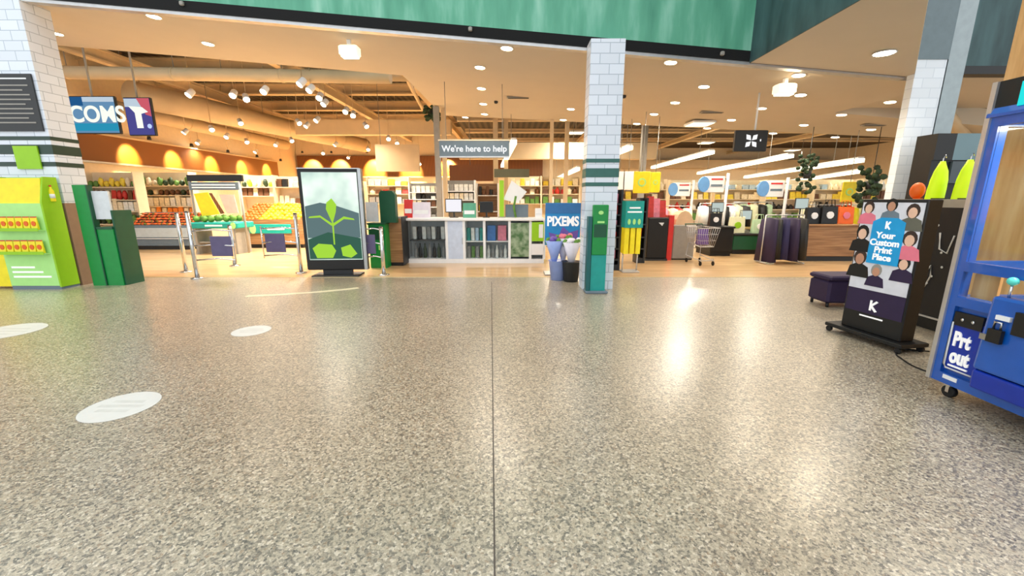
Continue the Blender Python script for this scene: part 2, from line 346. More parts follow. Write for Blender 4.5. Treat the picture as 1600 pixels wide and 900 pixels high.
# ------------------------------------------------------------------ ceiling downlights (underside of the pale ceiling)
def make_downlight():
    o = thing('downlight', 'x', 'ceiling light')
    MB().lathe([(.095, 0), (.11, -.006), (.11, .0), (.095, .012)], (0,0,-.004), 18).build('trim_ring', M_white, o)
    MB().disc((0,0), .092, -.012, -.003, 18).build('lens', M_lens, o)
    return o
dls = [(240,25),(325,68),(88,52),(792,75),(750,105),(752,138),(755,162),(757,178),(727,183),(892,170),(880,187),
       (1048,97),(1100,135),(1055,160),(1022,178),(995,193),(1143,187),(1105,200),(1248,117),(1251,148),(1190,169),(1315,179),(1391,159),(1256,195),(1361,202),(1305,214),(1208,208)]
L_ = sorted([p for p in dls if p[0] < 905]); R_ = sorted([p for p in dls if p[0] > 905]); dl0 = None
for side, lst in (('left', L_), ('right', R_)):
    for i, p in enumerate(lst):
        k = K(*p)
        if k.x > 7.08 and k.y < 9.6: k = G(*p, 3.43)
        lab = f'round downlight in pale ceiling, {nth(i, len(lst))} of those {side} of the slim column'
        if dl0 is None: dl0 = make_downlight(); o = dl0; o.location = (k.x, k.y, k.z-.004); o['label'] = lab
        else: o = copy_tree(dl0, (k.x, k.y, k.z-.004), label=lab)
        o.rotation_euler = (0, math.atan(.08), 0); o['group'] = 'ceiling downlights'
for i, o in enumerate([o for o in list(bpy.data.objects) if o.name.startswith('downlight')]):
    if i % 2 == 0: light('downlight_beam', 'SPOT', (0,0,-.03), 110, WARM, o, size=.08, cone=150, blend=.8)
big = thing('floodlight', 'big bright round lamp in the pale ceiling near the steel column', 'ceiling light', K(1382, 82)-Vector((0,0,.004)))
MB().lathe([(.12,0),(.14,-.012),(.14,0),(.12,.01)], (0,0,-.004), 24).build('trim_ring', M_white, big); MB().disc((0,0), .115, -.014, -.004, 24).build('lens', glow('flood_lens', (255, 236, 205), 40), big)
light('flood_beam', 'SPOT', (0,0,-.05), 190, (1,.86,.66), big, size=.12, cone=150, blend=.8)
def box_lamp(px, lab):
    k = K(*px); o = thing('box_lamp', lab, 'ceiling light', k)
    B(-.03,.03,-.03,.03,-.1,-.005).build('stem', M_white, o); RB(-.16,.16,-.1,.1,-.26,-.1,.02).build('housing', mat('lit_housing', (255, 240, 212), .5, emit=.8), o)
    B(-.13,.13,-.07,.07,-.275,-.262).build('lens', M_lens, o); return o
box_lamp((545, 62), 'white box lamp hanging under the pale ceiling, left opening')
box_lamp((1228, 122), 'white box lamp hanging under the pale ceiling, right opening')
for px, lab in (((810,152),'left of the slim column'), ((1113,175),'right of the slim column'), ((1366,195),'near the steel column')):
    k = K(*px); v = thing('ceiling_vent', 'narrow slotted air vent in pale ceiling '+lab, 'vent', k)
    B(-.28,.28,-.07,.07,-.02,.0).build('frame', M_grey, v)
    for j in (-1,0,1): B(-.25,.25,j*.04-.012,j*.04+.012,-.024,-.02).build('slat', M_dark, v)
for px, lab in (((775,158),'left of the slim column'), ((975,149),'right of the slim column')):
    k = K(*px); MB().lathe([(.05,0),(.05,-.04),(.03,-.06)], k, 12).build('smoke_detector', M_dark)
for o, lab in zip([o for o in bpy.data.objects if o.name.startswith('smoke_detector')], ('left', 'right')):
    tag(o, f'small dark smoke detector on pale ceiling, {lab} of the slim column', 'smoke detector')
k = K(970, 133); o = thing('security_camera', 'white dome camera under the pale ceiling beside slim column', 'camera', k)
B(-.05,.05,-.04,.04,-.08,0).build('bracket', M_white, o); MB().ell((0,0,-.13), (.07,.07,.08), 12, 8).build('dome', M_white, o)
for i, x in enumerate((285, 735, 1128)):
    y = {285:6, 735:46, 1128:84}[x]; p = P(x, y, HY-.01)
    o = RB(p.x-.03, p.x+.03, HY-.05, HY, p.z-.03, p.z+.03).build('door_sensor', M_grey); tag(o, f'small grey sensor on the black header strip, {("left end","middle","right end")[i]}', 'sensor')

# ------------------------------------------------------------------ ducts, beams and columns in the open roof
def duct(name, pts, r, lab, m=M_duct, collars=True):
    o = thing(name, lab, 'duct', pts[0]); q = [Vector(p)-Vector(pts[0]) for p in pts]
    T(q, r, 18).build('pipe', m, o)
    if collars:
        Ln = (q[-1]-q[0]); n = max(2, int(Ln.length/2.4))
        for i in range(1, n):
            c = q[0]+Ln*i/n; T([c+Vector((0,0,r*.9)), Vector((c.x,c.y,roofz(c.x+pts[0][0], c.y+pts[0][1])-pts[0][2]))], .01, 6).build('hanger_rod', M_grey, o) if roofz(c.x+pts[0][0], c.y+pts[0][1]) > pts[0][2]+r+.1 else None; dd = Ln.normalized()*.03; T([c-dd, c+dd], r*1.06, 18).build('collar', M_duct, o)
    return o
duct('air_duct', [(-13.8, 11.2, 4.62), (-3.0, 11.0, 4.42)], .15, 'pale round duct crossing behind the left ceiling edge, nearest one')
duct('air_duct', [(-13.8, 12.6, 5.0), (-2.6, 12.6, 4.85)], .12, 'thinner pale round duct crossing behind the nearest one')
duct('air_duct', [(-11.4, 13.2, 4.55), (-10.7, 16, 4.55), (-8.7, 25.5, 4.55)], .38, 'wide pale round duct running back into the produce hall')
duct('air_duct', [(-13.5, 14.5, 4.5), (-12.6, 24, 4.4)], .25, 'mid-sized pale duct running back beside the left wall')
duct('air_duct', [(-2.9, 11.4, 4.9), (-3.4, 17, 4.75)], .06, 'thin pale pipe slanting beside the pale ceiling corner')
def beam(x0,x1,y0,y1,z0,z1, lab, cat='beam', nm='roof_beam'):
    o = thing(nm, lab, cat, ((x0+x1)/2, (y0+y1)/2, z0)); ex, ey, h = (x1-x0)/2, (y1-y0)/2, z1-z0
    B(-ex,ex,-ey,ey,0,.06).build('lower_flange', M_duct, o); B(-ex,ex,-ey,ey,h-.06,h).build('upper_flange', M_duct, o)
    if ex > ey: B(-ex,ex,-ey*.3,ey*.3,.06,h-.06).build('web', M_duct, o)
    else: B(-ex*.3,ex*.3,-ey,ey,.06,h-.06).build('web', M_duct, o)
    return o
for i, yy in enumerate((14.5, 17.5, 20.5, 23.5)): beam(-14, -2.4, yy-.12, yy+.12, 5.5, 5.9, f'pale roof beam crossing the produce hall, {ORD[i]} behind the pale ceiling'); beam(-2.2, 21.9, yy-.1, yy+.1, 4.52, 4.7, f'slim pale beam crossing above the aisles, {ORD[i]} behind the pale ceiling')
for i, xx in enumerate((-11, -6.5, -3.2, 3.5, 8.5, 14)): beam(xx-.1, xx+.1, 10.3 if xx < -2.4 else 14.2, 27.8, 5.05 if xx < -2.4 else 4.3, 5.4 if xx < -2.4 else 4.5, f'pale roof beam running front to back, {nth(i,6)}')
bh = B(-9.2, -2.6, 18.4, 18.8, 4.15, 4.75).build('bulkhead_box', M_duct); tag(bh, 'pale boxed bulkhead hanging across the produce hall', 'bulkhead')
hb = B(P(588,245,17).x, P(655,245,17).x, 16.9, 17.1, P(600,268,17).z, P(600,226,17).z).build('suspended_baffle', M_duct); T([(hb.bound_box[0][0]+.2,17,P(600,226,17).z),(hb.bound_box[0][0]+.2,17,6.0)], .012, 6).build('suspension_wire', M_grey, hb); tag(hb, 'plain pale panel hanging over the produce hall', 'panel')
bh = B(-2.2, 6.0, 17.8, 18.2, 3.1, 3.75).build('bulkhead_box', M_duct); tag(bh, 'pale bulkhead above the help desk area', 'bulkhead')
bh = B(6.5, 21, 27.3, 27.99, 3.4, 3.9).build('bulkhead_box', M_duct); tag(bh, 'pale bulkhead at the far end over the aisles', 'bulkhead')
db = B(P(702,245,16).x, P(775,245,16).x, 15.9, 16.1, P(735,283,16).z, P(735,258,16).z).build('brown_baffle', M_fascia); T([(P(735,283,16).x,16,P(735,258,16).z),(P(735,283,16).x,16,4.7)], .012, 6).build('suspension_wire', M_grey, db); tag(db, 'dark brown panel behind the help sign', 'panel')
for i, (x, w, Y, yt) in enumerate(((687, 8, 12.5, 180), (697, 6, 12.8, 184), (775, 7, 15.5, 190), (791, 6, 15.9, 190), (1000, 8, 14, 200), (883, 6, 14, 195), (860, 5, 13, 190))):
    p = P(x, 320, Y); ww = w/640*Y/2; o = thing('steel_post', 'x', 'post', (p.x, Y, 0))
    B(-ww, ww, -ww, ww, 0, roofz(p.x, Y)-.03).build('post_shaft', M_duct if w < 8 else M_grey, o); B(-ww*2, ww*2, -ww*2, ww*2, 0, .02).build('base_plate', M_grey, o)
    o['label'] = ['slim grey post left of the help sign','pale post just behind the left end of help sign','left post of the pale pair over the help desk','right post of the pale pair over the help desk','grey post above the yellow round signs','pale post left of the slim tiled column','thin pale post over the blue poster'][i]

# ------------------------------------------------------------------ track spotlights in the produce hall
def make_track():
    o = thing('track_spotlight', 'x', 'spotlight')
    h = MB().lathe([(.05,.1),(.075,.08),(.085,-.08),(.08,-.1)], (0,0,0), 14).build('head', M_white, o); h.rotation_euler = (-.75, 0, 0)
    MB().disc((0,0), .074, -.108, -.1, 14).build('lens', glow('spot_lens', (255, 238, 206), 22), h)
    return o
tr = [(298,145),(365,146),(384,152),(414,140),(472,128),(486,138),(500,150),(508,160),(541,172),(552,178),(375,190),(466,190),(480,195),(496,186),(290,205),(355,212),(385,220),(432,225),(455,218),
      (571,195),(607,215),(505,238),(545,245),(591,246),(634,235),(655,255),(350,232),(400,236),(575,232),(525,225),(620,222),(645,243),(330,200),(310,222)]
tr.sort(); t0 = None
for i, (x, y) in enumerate(tr):
    zt = 4.15 if y < 200 else 3.9; a_, f_, u_ = ray(x, y); t = (zt-CAM_H)/u_; Y = f_*t
    if Y > 26.5: zt = CAM_H + u_/f_*24; t = (zt-CAM_H)/u_
    loc = (a_*t, f_*t, zt); lab = f'white track spotlight over the produce hall, {nth(i, len(tr))}'
    if t0 is None: t0 = make_track(); o = t0; o.location = loc; o['label'] = lab
    else: o = copy_tree(t0, loc, label=lab)
    o['group'] = 'track spotlights over the produce hall'; o.rotation_euler = (0,0,random.uniform(-1.1,1.1)); T([(0,0,.02),(0,0,6.0-zt)], .01, 8).build('stem', M_duct, o)
    if i % 3 == 0: light('track_beam', 'SPOT', (0,0,-.13), 260, WARM, o, size=.1, cone=140, blend=.9)
# amber wall washers
def washer(i, loc, aim, lab, pw=700):
    o = thing('wall_washer', lab, 'spotlight', loc, 0, 'wall washing lamps')
    T([(0,0,0),(0,0,6.0-loc[2])], .012, 8).build('stem', M_duct, o); MB().lathe([(.05,.06),(.07,-.06)], (0,0,0), 12).build('head', M_dark, o)
    dirv = (Vector(aim)-Vector(loc)).normalized()*.12
    light('washer_beam', 'SPOT', dirv, pw, (1,.72,.26), o, aim=Vector(dirv)+(Vector(aim)-Vector(loc)), size=.06, cone=58, blend=.7)
for i, yy in enumerate((15.6, 17.6, 19.8, 22.0, 24.2)):
    washer(i, (-13.1, yy, 3.62), (-14.05, yy, 2.9), f'small lamp washing the left fascia, {ORD[i]} from the front')
for i, xx in enumerate((-13, -11.2, -9, -6.6, -4.2)):
    washer(i+5, (xx, 26.6, 4.3), (xx, 27.8, 3.3), f'small lamp washing the far fascia, {nth(i,5)}', 2600)
# linear tube lights on the right
def tube_light(p0, p1, z, w, lab):
    a_, f_, u_ = ray(*p0); t = (z-CAM_H)/u_; A = Vector((a_*t, f_*t, z))
    a_, f_, u_ = ray(*p1); t = (z-CAM_H)/u_; Bq = Vector((a_*t, f_*t, z))
    o = thing('linear_tube_light', lab, 'ceiling light', A, 0, 'linear tube lights over the aisles'); d = Bq-A
    n = Vector((-d.y, d.x, 0)).normalized()*w
    def bar(zz0, zz1, k, nm, m):
        nn = n*k; MB().hexa([tuple(-nn+Vector((0,0,zz0))), tuple(d-nn+Vector((0,0,zz0))), tuple(d+nn+Vector((0,0,zz0))), tuple(nn+Vector((0,0,zz0)))],
                            [tuple(-nn+Vector((0,0,zz1))), tuple(d-nn+Vector((0,0,zz1))), tuple(d+nn+Vector((0,0,zz1))), tuple(nn+Vector((0,0,zz1)))]).build(nm, m, o)
    bar(-.05, .06, 1, 'diffuser', M_tube); bar(.06, .11, .8, 'housing', M_white)
    for s in (.15, .85): T([d*s+Vector((0,0,.1)), d*s+Vector((0,0,roofz(A.x+d.x*s, A.y+d.y*s)-z-.03))], .01, 6).build('suspension_wire', M_grey, o)
    return o
for p0, p1, z, w, lab in (((1020,262),(1112,238),3.0,.1,'bright tube light sloping just right of the slim column'),
        ((1092,271),(1235,244),2.85,.11,'long tube light above the checkout signs'), ((1165,277),(1345,251),2.6,.1,'longest tube light, lowest of the bright ones at right'),
        ((955,243),(984,231),3.0,.1,'short tube light peeking out right of the slim column'), ((865,282),(903,264),2.5,.07,'tube light just left of the slim column'),
        ((1236,284),(1345,268),2.42,.08,'faint tube light under the longest one'), ((785,260),(803,222),2.95,.08,'steep tube light at the end of the help sign')):
    tube_light(p0, p1, z, w, lab)
# fill panels added over the aisles to supply the light of the tubes
for i, (x, y) in enumerate(((2.5,17),(2.5,23),(9,14.8),(9,20),(15,17),(15,23),(5,11.6),(-3.5,23))):
    o = thing('added_fill_panel', f'flat square fill lamp added high over the aisles, {nth(i,8)}', 'ceiling light', (x, y, 4.0), 0, 'fill lamps added over the aisles')
    if y < 14: o.location = (x, y, ZC(x)-.08)
    T([(0,0,.05),(0,0,(.08 if y < 14 else roofz(x,y)-4.0)-.03)], .012, 8).build('stem', M_duct, o); B(-.3,.3,-.3,.3,0,.05).build('housing', M_white, o); B(-.27,.27,-.27,.27,-.01,0).build('diffuser', M_tube, o)
    light('fill_panel_beam', 'AREA', (0,0,-.04), 200 if y > 15 else 80, (1,.9,.74), o, size=.54)

# ================================================================== FLOOR MARKS
def decal(px, wpx, lab):
    c = G(*px); r = G(px[0]+wpx/2, px[1]).x - c.x
    o = thing('floor_sticker', lab, 'floor sticker', (c.x, c.y, 0)); MB().disc((0,0), r, .0005, .003, 40).build('disc', mat('sticker_white', (226, 226, 220), .4, var=.02), o)
    for j, (yy, w) in enumerate(((.3,.5),(0,.7),(-.3,.5))): B(-r*w, r*w, r*yy-.02, r*yy+.02, .003, .0035).build('faded_row', mat('sticker_print', (216, 216, 209), .4), o)
decal((189, 635), 98, 'round white sticker on terrazzo, largest and nearest'); decal((393, 517), 54, 'round white sticker on terrazzo, smallest, right of the others'); decal((10, 518), 88, 'round white sticker on terrazzo cut by the left edge')
def arc(pts, w, name, lab, m):
    mb = MB(); P_ = [G(*p) for p in pts]; vs = []
    for i, p in enumerate(P_):
        dd = (P_[min(i+1,len(P_)-1)]-P_[max(i-1,0)]).normalized(); n = Vector((-dd.y, dd.x, 0))*w; vs += [tuple(p-n+Vector((0,0,.001))), tuple(p+n+Vector((0,0,.001))), tuple(p+n+Vector((0,0,.004))), tuple(p-n+Vector((0,0,.004)))]
    fs = [(4*i+k, 4*i+(k+1)%4, 4*i+4+(k+1)%4, 4*i+4+k) for i in range(len(P_)-1) for k in range(4)]+[(0,1,2,3), tuple(4*(len(P_)-1)+k for k in (3,2,1,0))]
    tag(mb.add(vs, fs).build(name, m), lab, 'floor marking')
arc([(385+(x*175/14), 463-2*math.sin(x/14*3.1)-13*(x/14)**2.2) for x in range(15)], .06, 'floor_strip', 'curved pale strip on the floor before the screen totem', mat('strip_cream', (232, 222, 190), .35))

# ================================================================== LEFT FRONT: lime stand, green basket stand
st = thing('snack_display_stand', 'mint and lime promo stand filled with yellow packets, by left column', 'display stand', (P(50, 447, 6.75).x, 6.75, 0))
def X6(x, y=400, Y=6.75): return P(x, y, Y).x - st.location.x
w0, w1 = X6(6), X6(92, 440)
B(w0, w1, .0, .02, .06, 1.42).build('front_panel', M_mint, st)
B(w0-.5, w0-.01, .05, .3, .04, 1.5).build('side_bin', M_yel, st, 'yellow left bin')
MB().prism([(0,0.04),(.3,.04),(.3,1.84),(.1,1.84),(0,1.44)], 'x', w1, w1+.03).build('side_panel', M_lime, st)
MB().prism([(0.02,0.04),(.3,.04),(.3,1.84),(.1,1.84),(.02,1.44)], 'x', w0, w0+.03).build('side_panel', M_lime, st)
B(w0+.03, w1, .28, .3, .06, 1.84).build('back_panel', M_mint, st); B(w0, w1+.02, .005, .3, 0, .06).build('plinth', M_bgrey, st, 'blue grey plinth')
MB().hexa([(w0,.02,1.42),(w1,.02,1.42),(w1,.04,1.42),(w0,.04,1.42)],[(w0,.08,1.82),(w1,.08,1.82),(w1,.10,1.82),(w0,.10,1.82)]).build('header_card', M_yel, st)
for zk in (.62, 1.0): B(w0+.02, w1-.02, -.1, .0, zk-.02, zk).build('shelf', M_mint, st); B(w0+.02, w1-.02, -.105, -.1, zk-.02, zk+.03).build('price_strip', M_lime, st)
for k, zk in enumerate((.2, .28, .36)): B(w0+.08, w1-.1-.12*k, -.004, 0, zk, zk+.03).build('text_row', M_txt, st)
def make_pack():
    o = thing('snack_packet', 'x', 'packet'); MB().hexa([(-.05,-.02,0),(.05,-.02,0),(.05,.02,0),(-.05,.02,0)],[(-.055,-.004,.2),(.055,-.004,.2),(.055,.004,.2),(-.055,.004,.2)]).build('bag', M_yel, o, bevel=.008)
    MB().prism([(.035*math.cos(t*math.pi/6), .1+.04*math.sin(t*math.pi/6)) for t in range(12)], 'y', -.022, -.014).build('emblem', M_oran, o); B(-.05,.05,-.006,.006,.195,.212).build('crimp', M_red, o); return o
pk = None
for r, zk in enumerate((1.0, .62)):
    for i in range(6):
        lx = st.location.x + w0 + .09 + i*(w1-w0-.2)/5; lab = f'yellow snack packet on the {("upper","lower")[r]} ledge of the lime stand, {nth(i,6)}'
        loc = (lx, 6.75-.05, zk)
        if pk is None: pk = make_pack(); pk.location = loc; pk['label'] = lab; o = pk
        else: o = copy_tree(pk, loc, label=lab)
        o['group'] = 'packets on the lime stand'
def make_bottle(name='bottle', cat='bottle', m=M_yel, mc=M_red, h=.26, r=.035):
    o = thing(name, 'x', cat); MB().lathe([(r*.9,0),(r,.01),(r,h*.62),(r*.4,h*.8),(r*.38,h*.92)], (0,0,0), 12).build('body', m, o)
    MB().lathe([(r*.45,0),(r*.45,h*.09)], (0,0,h*.91), 10).build('cap', mc, o); MB().lathe([(r*1.03,0),(r*1.03,h*.26)], (0,0,h*.2), 12).build('label_wrap', M_white, o); return o
bt = make_bottle(); bt.location = (st.location.x+w0+.15, 6.92, 1.45)
sh = B(w0+.03, w1, .1, .28, 1.43, 1.45).build('shelf', M_mint, st)
bt['label'] = 'yellow bottle on top of the lime stand, leftmost'; bt['group'] = 'bottles on top of the lime stand'
for i in range(1, 6): copy_tree(bt, (st.location.x+w0+.15+i*.14, 6.92, 1.45), label=f'yellow bottle on top of the lime stand, {nth(i,6)}')

gs = thing('basket_stand', 'dark green basket return stand with white panel, beside lime stand', 'stand', (-7.0, 7.05, 0), 0)
B(-.36, -.14, 0, .1, 0, 1.72).build('tall_panel', M_grn, gs, 'bright green upright board'); B(-.14, -.12, 0, .1, 0, 1.72).build('side_edge', M_dkg, gs)
B(-.12, .16, .06, .09, 1.15, 1.62).build('notice_panel', mat('pale_notice', (214, 220, 224), .5), gs, 'pale notice panel'); B(-.12, .16, .02, .4, 0, .98).build('bin_body', M_grn, gs, 'green bin body')
B(-.12, .16, .01, .41, .98, 1.02).build('bin_rim', M_dkg, gs); B(.16, .19, .04, .4, 0, 1.3).build('side_panel', M_dkg, gs)
# chrome entry posts and gate arms
def chrome_post(px, Y, h, lab, arm=0):
    p = P(px, 400, Y); o = thing('entry_gate_post', lab, 'gate post', (p.x, Y, 0))
    MB().lathe([(.11,0),(.11,.015),(.04,.03)], (0,0,0), 20).build('base_flange', M_chrome, o); T([(0,0,.02),(0,0,h)], .038, 14).build('post_tube', M_chrome, o); MB().ell((0,0,h), (.04,.04,.02), 12, 6).build('cap', M_dark, o)
    if arm:
        for zz_ in (.35, .62, .9): T([(0,0,zz_),(arm*.35,.1,zz_+.02),(arm*.75,.05,zz_)], .014, 8).build('arm', M_chrome, o)
        T([(arm*.75,.05,.3),(arm*.75,.05,.95)], .014, 8).build('arm_upright', M_chrome, o); RB(min(arm*.3,arm*.7),max(arm*.3,arm*.7),.06,.08,.42,.8,.01).build('gate_paddle', mat('paddle_violet', (92, 84, 120), .4), o, 'dull violet gate paddle')
    return o
chrome_post(303, 7.7, 1.25, 'chrome entry post with swing arms, left side of entrance', 1)
chrome_post(287, 8.4, 1.2, 'plain chrome post standing behind the left swing arms'); chrome_post(468, 8.3, 1.2, 'chrome entry post with swing arms left of the screen totem', -1)
chrome_post(598, 8.05, .95, 'chrome entry post with swing arms right of the screen totem', -.5)
chrome_post(488, 9.0, 1.2, 'plain chrome post just behind the screen totem'); chrome_post(365, 9.2, .9, 'short chrome post in the middle of the entrance')

# ================================================================== screen totem
tp, tb = P(526, 264, 8.0), 0
to = thing('screen_totem', 'tall black framed screen showing green sprouts, at the entrance', 'screen', (P(528, 430, 8.0).x, 8.0, 0), math.radians(4))
hw = (P(574,340,8.0).x-P(482,340,8.0).x)/2; ht = tp.z
RB(-hw, hw, -.02, .1, .12, ht, .015).build('casing', M_black, to); RB(-hw*.8, hw*.8, -.15, .25, 0, .03, .01).build('base_plate', M_dark, to); B(-hw*.5, hw*.5, .02, .08, .03, .12).build('foot', M_dark, to)
B(hw-.03, hw+.03, -.03, .11, .12, ht+.01).build('side_trim', M_steel, to); B(-hw, hw, -.03, .11, ht, ht+.02).build('top_trim', M_steel, to)
sc = B(-hw+.07, hw-.05, -.026, -.02, .32, ht-.06).build('screen', ramp_mat('screen_sky', 'ShaderNodeTexNoise', [(.3, (120, 150, 144)), (.7, (214, 228, 216))], .2, 1.3, 3, (1,1,1), emit=.55), to)
gl1 = glow('sprout_light', (172, 226, 70), .8); gl2 = glow('hill_shade', (112, 138, 140), .65); gl3 = glow('hill_dark', (70, 116, 98), .6)
MB().prism([(-hw+.08,.75),(-hw+.08,1.35),(-.2,1.42),(.1,1.36),(hw-.06,1.22),(hw-.06,.75)], 'y', -.029, -.026).build('hill_shape', gl2, sc)
MB().prism([(-hw+.08,.34),(-hw+.08,.72),(-.1,.86),(hw-.06,.74),(hw-.06,.34)], 'y', -.030, -.026).build('hill_shape', gl3, sc)
MB().prism([(0,1.02),(-.1,1.3),(-.08,1.42),(.02,1.5),(.1,1.38),(.08,1.25)], 'y', -.033, -.029).build('sprout_leaf', gl1, sc)
MB().prism([(0,1.02),(-.22,1.18),(-.42,1.16),(-.44,1.13),(-.22,1.14),(-.02,.98)], 'y', -.033, -.029).build('sprout_leaf', gl1, sc)
MB().prism([(0,1.02),(.22,1.16),(.4,1.12),(.42,1.09),(.22,1.11),(.02,.98)], 'y', -.033, -.029).build('sprout_leaf', gl1, sc)
MB().prism([(-.42,.55),(-.3,.64),(-.05,.62),(.02,.5),(-.05,.36),(-.35,.36)], 'y', -.034, -.030).build('sprout_leaf', gl1, sc)
MB().prism([(.12,.56),(.3,.62),(.42,.44),(.3,.36),(.14,.4)], 'y', -.034, -.030).build('sprout_leaf', gl1, sc)
MB().prism([(-.012,.62),(.012,.62),(.02,1.05),(-.01,1.05)], 'y', -.034, -.029).build('stem_shape', gl1, sc)

# green sanitiser unit and trolley bay beside the totem
p = P(592, 410, 8.9); g2 = thing('sanitiser_station', 'bright green station with dark green hood, right of the screen totem', 'stand', (p.x, 8.9, 0))
B(-.18, .18, 0, .3, 0, .95).build('cabinet', M_grn, g2); B(-.2, .2, -.02, .32, .95, .98).build('counter', M_dkg, g2); B(-.15, .15, -.01, 0, .62, .9).build('opening', M_dkg, g2)
B(-.24, .02, .1, .14, 1.0, 1.42).build('notice_panel', mat('pale_notice', (214,220,224), .5), g2, 'pale blue notice')
MB().prism([(.06,.98),(.06,1.6),(.1,1.66),(.34,1.66),(.4,1.58),(.4,.98)], 'y', .12, .3).build('hood', M_dkg, g2, 'dark green rounded hood')
B(.02,.12,-.012,0,.4,.5).build('symbol', M_mint, g2)
p = P(611, 405, 9.0); sc2 = thing('brown_side_cabinet', 'brown timber-faced side cabinet next to the white help desk', 'cabinet', (p.x, 9.2, 0))
B(-.2, .22, 0, .5, .08, 1.06).build('body', M_woodh, sc2); B(-.21, .23, -.01, .51, 1.06, 1.1).build('top', M_grey, sc2); B(.22, .24, -.01, .5, .02, 1.1).build('edge_panel', M_dark, sc2); B(-.18, .2, .02, .48, 0, .08).build('plinth', M_black, sc2)

# ================================================================== hanging TVs
def tv(px0, px1, Y, lab, rz):
    A, Bp = P(*px0, Y), P(*px1, Y); w, h = (Bp.x-A.x), A.z-Bp.z
    o = thing('hanging_screen', lab, 'screen', ((A.x+Bp.x)/2, Y, Bp.z), rz, 'screens hung in the left opening'); RB(-w/2, w/2, 0, .07, 0, h, .01).build('casing', M_black, o)
    T([(0,.035,h),(0,.035,6.0-Bp.z)], .02, 8).build('pole', M_grey, o); return o, w, h
o, w, h = tv((106,150), (189,209), 9.75, 'left hanging screen with large white letters on blue', 0)
s_ = B(-w/2+.02, w/2-.02, -.006, 0, .02, h-.02).build('display', glow('tv_blue', (108, 152, 190), .75), o)
B(-w/2+.02, w/2-.02, -.008, -.006, .06, .22).build('lower_band', glow('tv_teal', (44, 150, 186), .8), s_); B(-w/2+.02, -w/2+.3, -.009, -.006, h-.2, h-.02).build('corner_patch', glow('tv_deep', (40, 96, 150), .7), s_); B(-w/2+.3, w/2-.02, -.008, -.006, h-.12, h-.02).build('upper_band', glow('tv_pale', (196, 212, 226), .8), s_)
text('lettering', '(COMS', .47, glow('tv_letters', (240, 246, 232), .95), s_, (0, -.012, h*.5), FRONT, .003, bold=.012, sx=.95)
o, w, h = tv((191,152), (244,212), 9.75, 'right hanging screen, violet with white figure and red corner', 0)
s_ = B(-w/2+.02, w/2-.02, -.006, 0, .02, h-.02).build('display', glow('tv_violet', (86, 84, 156), .7), o)
B(-w/2+.02, w/2-.22, -.008, -.006, h-.2, h-.03).build('upper_band', glow('tv_pale', (196,212,226), .8), s_)
MB().prism([(w/2-.3,h-.02),(w/2-.02,h-.02),(w/2-.02,h-.4),(w/2-.14,h-.36)], 'y', -.009, -.006).build('red_corner', glow('tv_red', (210, 96, 110), .8), s_)
MB().prism([(-.2,.62),(.1,.6),(.22,.5),(.06,.46),(.06,.16),(-.08,.16),(-.08,.48)], 'y', -.010, -.006).build('figure_shape', glow('tv_letters', (240,246,232), .95), s_)
MB().prism([(.2+.05*math.cos(k*.6), .2+.05*math.sin(k*.6)) for k in range(10)], 'y', -.010, -.006).build('spark_shape', glow('tv_spark', (190, 210, 255), .9), s_)

# ================================================================== produce hall
def heap(name, cat, m, cx, y0, z0, wx, wy, rise, nx, ny, r, place, group, shp=(1,1,1)):
    """one layer of fruit on a tray that rises towards the back; a label names row and place"""
    base = None
    for j in range(ny):
        for i in range(nx):
            f = j/max(1, ny-1)
            loc = (cx-wx/2+wx*(i+.5)/nx+random.uniform(-.15,.15)*r, y0+wy*f, z0+r*shp[2]+rise*f+random.uniform(0,.5)*r)
            lab = f'{place}, {ORD[j]} row from the front, {nth(i, nx)}'
            if base is None:
                base = thing(name, lab, cat, loc, 0, group); MB().ell((0,0,0), (r*shp[0], r*shp[1], r*shp[2]), 12, 8).build('fruit_body', m, base); T([(0,0,r*shp[2]*.95),(0,0,r*shp[2]*1.12)], r*.1, 6).build('stem_end', M_fruitg, base)
            else: copy_tree(base, loc, random.uniform(0, 6), label=lab)
def bin_(px0, px1, ybot, ytop, Y, dep, lab, faceM, rise):
    A, Bp = P(px0, ybot, Y), P(px1, ybot, Y); zt = P(px0, ytop, Y).z; w = Bp.x-A.x
    o = thing('produce_bin', lab, 'produce bin', ((A.x+Bp.x)/2, Y, 0))
    B(-w/2, w/2, 0, .04, .12, zt).build('front_board', faceM, o); B(-w/2, w/2, dep-.04, dep, .12, zt+rise-.05).build('back_board', faceM, o)
    for s in (-1, 1): B(s*w/2-(.04 if s > 0 else 0), s*w/2+(.04 if s < 0 else 0), .04, dep-.04, .12, zt+.05).build('side_board', faceM, o)
    MB().hexa([(-w/2+.04,.05,zt-.16),(w/2-.04,.05,zt-.16),(w/2-.04,dep-.05,zt-.16),(-w/2+.04,dep-.05,zt-.16)],[(-w/2+.04,.05,zt-.10),(w/2-.04,.05,zt-.10),(w/2-.04,dep-.05,zt-.10+rise),(-w/2+.04,dep-.05,zt-.10+rise)]).build('tray', M_dark, o); B(-w/2+.05, w/2-.05, .06, dep-.05, 0, .12).build('plinth', M_black, o)
    return o, w, zt
ob, w, zt = bin_(372, 474, 377, 343, 12.6, 1.1, 'brown produce bin heaped with oranges and yellow fruit', M_woodh, .42)
bx = ob.location.x
s_ = RB(-w*.3, w*.34, -.03, 0, zt-.42, zt-.14, .01).build('banner', M_teal, ob, 'teal banner with a white line of text')
MB().prism([(-w*.3+.12+.1*math.cos(k*.63), zt-.28+.15*math.sin(k*.63)) for k in range(10)], 'y', -.04, -.03).build('emblem', M_mint, s_); B(-w*.02, w*.24, -.036, -.03, zt-.31, zt-.26).build('text_row', M_txt, s_)
